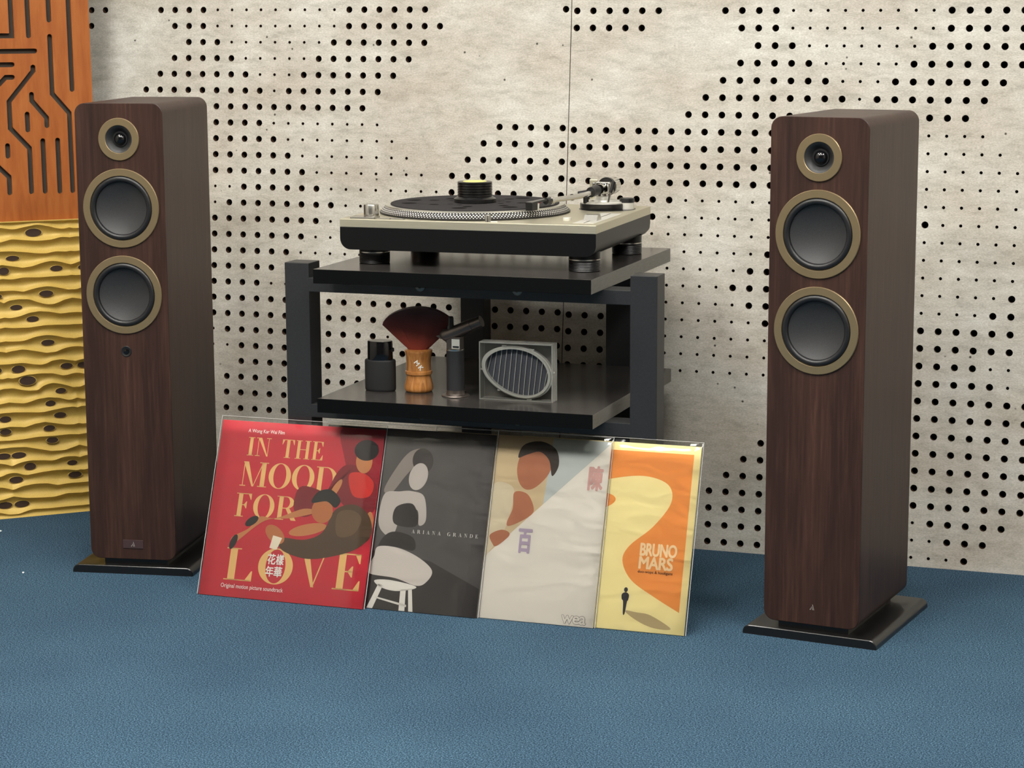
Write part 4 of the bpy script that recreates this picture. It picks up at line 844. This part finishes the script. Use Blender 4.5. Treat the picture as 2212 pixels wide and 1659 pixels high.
# 4 yellow cover
r4 = record(0.4080, -0.5720, 19.5, 'pale yellow record with an orange field and a small walking figure', (248, 234, 172))
wav = smooth_open([(0.012, 0.2380), (0.110, 0.2350), (0.165, 0.2520), (0.222, 0.2600), (0.264, 0.2480), (0.272, 0.2180), (0.245, 0.1760), (0.208, 0.1420), (0.198, 0.1160), (0.216, 0.0850), (0.258, 0.0600), (0.3035, 0.0374)], 6)
art(r4, [((240, 156, 74), [[(0.012, 0.3010), (0.012, 0.2380)] + wav + [(0.3035, 0.3010)], ell(0.140, 0.212, 0.036, 0.014, 10)]),
 ((190, 170, 128), [SC([(0.211, 0.0330), (0.232, 0.0320), (0.256, 0.0290), (0.292, 0.0100), (0.262, 0.0090), (0.232, 0.0190)])]),
 ((48, 46, 50), [ell(0.2092, 0.0680, 0.0033, 0.0040), SC([(0.2030, 0.0600), (0.2092, 0.0638), (0.2152, 0.0600), (0.2146, 0.0510), (0.2130, 0.0480), (0.2110, 0.0290), (0.2080, 0.0275), (0.2062, 0.0480), (0.2034, 0.0520)])])])
for _c, _a, _b, _h in (('BRUNO', 0.2910, 0.1272, 0.0220), ('MARS', 0.2860, 0.1055, 0.0215)):
    lett(r4, (250, 222, 176), lambda m, y: bold_text(m, _c, 0.2275, _a - 0.0012, _b, _h - 0.002, y, 0.0009, 0.96))
lett(r4, (60, 40, 24), lambda m, y: bold_text(m, 'doo-wops & hooligans', 0.2265, 0.2862, 0.0982, 0.0044, y, 0.00007), 'small_lettering')

# ------------------------------------------------------------------ panels across the corner
GP0 = Vector((-1.1209, -0.2119, 0.0)); GD = Vector((0.739623, 0.673021, 0.0)); GU = Vector((-0.025836, 0.028393, 0.999263)); GN = Vector((0.672525, -0.739078, 0.038388))
GM = Matrix((GD, -GN, GU)).transposed().to_4x4(); GM.translation = GP0
UL, UR_ = -0.370, 0.2297
CREST = [[5891, 5891, 5891, 5891, 5873, 5855, 5854, 5872, 5890, 5906, 5922, 5918, 5896, 5873, 5843, 5825, 5827, 5847], [5599, 5599, 5599, 5603, 5626, 5649, 5645, 5634, 5623, 5613, 5604, 5602, 5607, 5614, 5634, 5654, 5652, 5639],
 [5419, 5419, 5419, 5418, 5416, 5413, 5404, 5393, 5381, 5367, 5353, 5346, 5344, 5360, 5371, 5365, 5360, 5373], [5155, 5155, 5155, 5149, 5131, 5114, 5096, 5077, 5084, 5097, 5125, 5153, 5173, 5183, 5171, 5147, 5116, 5094],
 [4874, 4874, 4874, 4869, 4858, 4853, 4864, 4876, 4875, 4872, 4868, 4867, 4870, 4872, 4874, 4873, 4873, 4885], [4628, 4628, 4628, 4628, 4627, 4623, 4609, 4595, 4618, 4641, 4660, 4672, 4675, 4659, 4637, 4613, 4589, 4591],
 [4346, 4346, 4346, 4380, 4424, 4437, 4446, 4440, 4431, 4396, 4359, 4327, 4311, 4315, 4341, 4382, 4404, 4420], [4110, 4110, 4110, 4093, 4077, 4085, 4102, 4131, 4160, 4172, 4181, 4170, 4158, 4137, 4115, 4114, 4121, 4122],
 [3910, 3910, 3910, 3893, 3877, 3870, 3868, 3865, 3865, 3874, 3883, 3891, 3890, 3889, 3884, 3878, 3876, 3880], [3627, 3627, 3625, 3614, 3602, 3599, 3598, 3611, 3640, 3667, 3680, 3688, 3682, 3665, 3640, 3615, 3602, 3588],
 [3344, 3344, 3353, 3384, 3406, 3416, 3427, 3418, 3396, 3375, 3353, 3331, 3335, 3342, 3377, 3406, 3421, 3426], [3143, 3143, 3144, 3147, 3150, 3154, 3157, 3142, 3120, 3104, 3097, 3116, 3158, 3171, 3177, 3161, 3143, 3125],
 [2894, 2894, 2886, 2870, 2855, 2868, 2891, 2907, 2912, 2917, 2918, 2911, 2904, 2878, 2850, 2852, 2873, 2883], [2654, 2654, 2654, 2654, 2652, 2627, 2602, 2587, 2580, 2589, 2656, 2690, 2704, 2688, 2664, 2632, 2596, 2595],
 [2420, 2420, 2399, 2373, 2357, 2345, 2334, 2349, 2376, 2402, 2410, 2418, 2408, 2396, 2368, 2340, 2346, 2376], [2147, 2147, 2154, 2161, 2163, 2156, 2149, 2141, 2133, 2126, 2127, 2142, 2157, 2169, 2182, 2189, 2190, 2167],
 [1899, 1899, 1888, 1877, 1866, 1857, 1847, 1872, 1898, 1909, 1920, 1901, 1881, 1861, 1841, 1832, 1830, 1849], [1638, 1634, 1613, 1595, 1598, 1600, 1606, 1614, 1623, 1627, 1625, 1623, 1622, 1625, 1628, 1629, 1621, 1613],
 [1416, 1421, 1438, 1450, 1446, 1442, 1436, 1412, 1388, 1365, 1341, 1317, 1314, 1310, 1318, 1345, 1372, 1401], [1141, 1124, 1082, 1072, 1106, 1131, 1147, 1153, 1147, 1140, 1130, 1119, 1130, 1160, 1175, 1173, 1163, 1138],
 [866, 889, 922, 928, 916, 881, 864, 875, 886, 897, 904, 910, 913, 910, 906, 891, 876, 887], [616, 606, 592, 584, 613, 641, 653, 664, 667, 661, 653, 628, 604, 611, 617, 621, 619, 618],
 [433, 438, 443, 444, 422, 401, 389, 383, 377, 372, 369, 366, 379, 400, 414, 411, 407, 399], [117, 92, 77, 78, 82, 108, 134, 147, 144, 142, 139, 139, 140, 141, 142, 142, 142, 138]]
PORTS = [(0.0968, 0.5763, 0.0164, 0.0082), (0.053, 0.5266, 0.0133, 0.0051), (0.0337, 0.5017, 0.0109, 0.0077), (0.1398, 0.502, 0.0125, 0.0059), (0.1166, 0.4522, 0.0141, 0.0066), (0.015, 0.4522, 0.0125, 0.0055), (0.0555, 0.4274, 0.0122, 0.0052), (0.0871, 0.4021, 0.0124, 0.0059), (0.1153, 0.3525, 0.0135, 0.006), (0.0535, 0.3022, 0.0136, 0.0076), (0.1509, 0.3027, 0.0124, 0.006), (0.0701, 0.2783, 0.0167, 0.0091), (0.1368, 0.2525, 0.0109, 0.0057), (0.1148, 0.2278, 0.0103, 0.006), (0.0226, 0.202, 0.0115, 0.0065), (0.1331, 0.2026, 0.0125, 0.0058), (0.0213, 0.1767, 0.0115, 0.0063), (0.1097, 0.1775, 0.0117, 0.006), (0.1143, 0.1528, 0.0119, 0.0061), (0.0455, 0.1268, 0.0147, 0.0063), (0.0671, 0.102, 0.0119, 0.0074), (0.1533, 0.1023, 0.0104, 0.0053), (0.0379, 0.0768, 0.0139, 0.0069), (0.1573, 0.0774, 0.0137, 0.0064), (0.0472, 0.0261, 0.015, 0.0069)]
LO, HI = 0.030, 0.168
def fold(u):
    p = HI - LO; q = (u - LO) % (2 * p); return LO + (q if q <= p else 2 * p - q)
def crest(k, u):
    if k < 0: return 0.6005
    if k >= len(CREST): return 0.0
    x = fold(u) / 0.01; c = CREST[k]
    def at(i): return c[min(max(i, 2), 17)]
    i = int(x); t = x - i; a, b_, c_, d = at(i - 1), at(i), at(i + 1), at(i + 2)
    val = 0.5 * (2 * b_ + (c_ - a) * t + (2 * a - 5 * b_ + 4 * c_ - d) * t * t + (3 * b_ - a - 3 * c_ + d) * t ** 3)
    return val / 10000.0
def gold_depth(u, w):
    for k in range(-1, len(CREST)):
        a, b_ = crest(k, u), crest(k + 1, u)
        if b_ <= w <= a: t = (a - w) / max(a - b_, 1e-5); return scoop(t, a - b_, k)
    return 0.0
def scoop(t, gap, k):
    d = 0.0105 * min(1.0, gap / 0.024)
    return -d * 4 * t * (1 - t)
gp = empty('gold_diffuser_panel', GP0 + GD * ((UL + UR_) / 2)); tag(gp, 'gold acoustic panel with wavy ridges and dark oval ports, standing on the carpet', 'acoustic panel')
GI = gp.matrix_world
def put(o):      # place a mesh made in panel coordinates under the panel's empty
    o.parent = gp; o.matrix_parent_inverse = Matrix.Translation(-(GP0 + GD * ((UL + UR_) / 2))); o.matrix_basis = GM
    return o
NU, NSUB = 240, 10; v = []; f = []
us = [UL + (UR_ - UL) * i / NU for i in range(NU + 1)]; rows = []
for k in range(-1, len(CREST)):
    for q in range(NSUB): rows.append((k, q / NSUB))
rows.append((len(CREST) - 1, 1.0))
for u in us:
    for k, t in rows:
        a, b_ = crest(k, u), crest(k + 1, u); v.append((u, -scoop(t, a - b_, k), a + (b_ - a) * t))
nr = len(rows)
for i in range(NU):
    for j in range(nr - 1): f.append((i * nr + j, i * nr + j + 1, (i + 1) * nr + j + 1, (i + 1) * nr + j))
go = mesh_obj('ridged_face', v, f, GOLD); 
for p in go.data.polygons: p.use_smooth = True
go.data.set_sharp_from_angle(angle=R(55)); put(go)
put(MB().box(UL, UR_, 0.017, 0.050, 0.0, 0.6005).make('panel_body', GOLD))
put(MB().box(UL, UL + 0.0005, -0.0005, 0.05, 0.0, 0.6005).make('panel_side', GOLD)); put(MB().box(UR_ - 0.0005, UR_, -0.0005, 0.05, 0.0, 0.6005).make('panel_side', GOLD))
put(MB().box(UL, UR_, -0.0002, 0.012, 0.599, 0.6005).make('panel_top', GOLD))
allp = list(PORTS); per = 2 * (HI - LO)
for (u, w, rx, rz) in PORTS:
    for cand in (2 * LO - u, u - per, 2 * HI - u):
        if UL + 0.02 < cand < UR_ - 0.015 and not (LO + 0.004 < cand < HI) and all(abs(cand - q[0]) > 0.03 or abs(w - q[1]) > 0.012 for q in allp): allp.append((cand, w, rx, rz))
for (u, w, rx, rz) in allp:
    y = min(-gold_depth(u + a_ * rx * 0.7, w + b_ * rz * 0.8) for a_ in (-1, 0, 1) for b_ in (-1, 1)) - 0.0006; m = MB()
    m.prism([(u + rx * math.cos(2 * PI * i / 28), w + rz * math.sin(2 * PI * i / 28)) for i in range(28)], y, y + 0.006); po = m.make('port', PORT); put(po)
    m = MB(); n = 28; vv = []
    for kx, yy in ((1.0, y + 0.003), (1.0, y - 0.0005), (1.07, y - 0.0003), (1.10, y + 0.004)): vv += [(u + rx * kx * math.cos(2 * PI * i / n), yy, w + (rz * kx + 0.0002) * math.sin(2 * PI * i / n)) for i in range(n)]
    m.add(vv, [(q * n + i, q * n + (i + 1) % n, (q + 1) * n + (i + 1) % n, (q + 1) * n + i) for q in range(3) for i in range(n)]); ro = m.make('port_rim', GOLD, smooth=50); ro.parent = po

# orange slotted board above the gold panel, set back a little
SLOTS = [[(0.0745, 1.15), (0.0745, 0.9677), (-0.10, 0.9677)], [(0.1075, 1.12), (0.1075, 0.9672)], [(0.1495, 1.13), (0.1495, 0.9980)], [(0.1893, 1.17), (0.1893, 0.8600)], [(-0.08, 0.9373), (0.1185, 0.9372)], [(-0.05, 0.9110), (0.0725, 0.9110)], [(-0.02, 0.8090), (0.0587, 0.8862), (0.0715, 0.8862)],
 [(0.1132, 0.9055), (0.1132, 0.898), (0.0625, 0.8381), (0.0625, 0.7856), (0.0985, 0.745), (0.0985, 0.6580)], [(0.1491, 0.9655), (0.1491, 0.8521), (0.1814, 0.8129), (0.1814, 0.6570)], [(0.1077, 0.8515), (0.1077, 0.839), (0.1356, 0.8046), (0.1356, 0.7890)], [(0.0971, 0.8128), (0.0971, 0.7815)], [(0.0552, 0.7512), (0.0552, 0.7304)], [(-0.06, 0.8065), (0.0552, 0.6892), (0.0552, 0.6575)], [(0.1257, 0.7590), (0.1257, 0.6580)], [(0.1553, 0.7594), (0.1553, 0.6570)],
 [(0.2080, 1.12), (0.2080, 0.93)], [(0.2080, 0.78), (0.2080, 0.66)], [(-0.03, 0.70), (-0.03, 0.66)], [(-0.10, 1.1), (0.04, 1.1), (0.04, 1.02)], [(-0.25, 0.937), (-0.13, 0.937)], [(-0.27, 0.86), (-0.13, 0.86), (-0.09, 0.80), (-0.09, 0.66)], [(-0.22, 0.82), (-0.22, 0.66)], [(-0.30, 1.0), (-0.18, 1.12)]]
SLOTS = [s for s in SLOTS if s[0][0] < 0.2 or s[0][0] > 0.3]
def stroke(pts, w, n=8):
    pts = [Vector(p) for p in pts]; Ls = []; Rs = []
    for i, p in enumerate(pts):
        d0 = (p - pts[i - 1]).normalized() if i else None; d1 = (pts[i + 1] - p).normalized() if i < len(pts) - 1 else None
        if d0 is None or d1 is None:
            d = d1 or d0; nn = Vector((-d.y, d.x)); Ls.append(p + nn * w); Rs.append(p - nn * w)
        else:
            n0, n1 = Vector((-d0.y, d0.x)), Vector((-d1.y, d1.x)); b = (n0 + n1).normalized(); k = w / b.dot(n0); Ls.append(p + b * k); Rs.append(p - b * k)
    out = [tuple(q) for q in Ls]
    def cap(p, d): base = math.atan2(d.y, d.x); return [(p.x + w * math.cos(base + PI / 2 - PI * i / n), p.y + w * math.sin(base + PI / 2 - PI * i / n)) for i in range(1, n)]
    out += cap(pts[-1], (pts[-1] - pts[-2]).normalized()); out += [tuple(q) for q in reversed(Rs)]; out += cap(pts[0], (pts[0] - pts[1]).normalized())
    return out
OT = 1.2005
op = empty('slotted_wood_panel', GP0 + GD * ((UL + UR_) / 2) + GU * 0.6005); tag(op, 'orange wooden acoustic panel with black circuit-like slots above the gold panel', 'acoustic panel')
def put2(o): o.parent = op; o.matrix_parent_inverse = Matrix.Translation(-(GP0 + GD * ((UL + UR_) / 2) + GU * 0.6005)); o.matrix_basis = GM; return o
v, f = plate_with_holes([(UL, 0.6005), (UR_, 0.6005), (UR_, OT), (UL, OT)], [stroke(s, 0.0049) for s in SLOTS], 0.009)
v = [(a, 0.012 + 0.0045 - c, b) for a, b, c in v]
mb = MB(); mb.v = v; mb.f = f; mb.m = [0] * len(f); put2(mb.make('slotted_board', ORANGE))
put2(MB().box(UL + 0.001, UR_ - 0.001, 0.0205, 0.045, 0.6005, OT - 0.001).make('felt_backing', SLOT))

# ------------------------------------------------------------------ scraps on the carpet
for (x, y, s_, a) in ((-1.098, -0.262, 0.0045, 10), (-1.062, -0.302, 0.0028, 40), (-0.845, -0.567, 0.0022, 70)):
    m = MB(); m.add([(-s_, -s_ * 0.8, 0.0), (s_ * 0.9, -s_ * 0.5, 0.001), (s_, s_ * 0.8, 0.0), (-s_ * 0.6, s_, 0.0014), (0, 0, 0.0024), (0, 0, -0.0004)], [(0, 1, 4), (1, 2, 4), (2, 3, 4), (3, 0, 4), (1, 0, 5), (2, 1, 5), (3, 2, 5), (0, 3, 5)])
    tag(m.make('paper_scrap', PAPER, loc=(x, y, 0.0006), rot=(0, 0, R(a))), {0.0045: 'larger white paper scrap on the carpet by the gold panel', 0.0028: 'smaller white paper scrap on the carpet by the gold panel', 0.0022: 'white paper speck on the carpet in front of the loudspeaker beside the gold panel'}[s_], 'scrap', 'paper scraps')
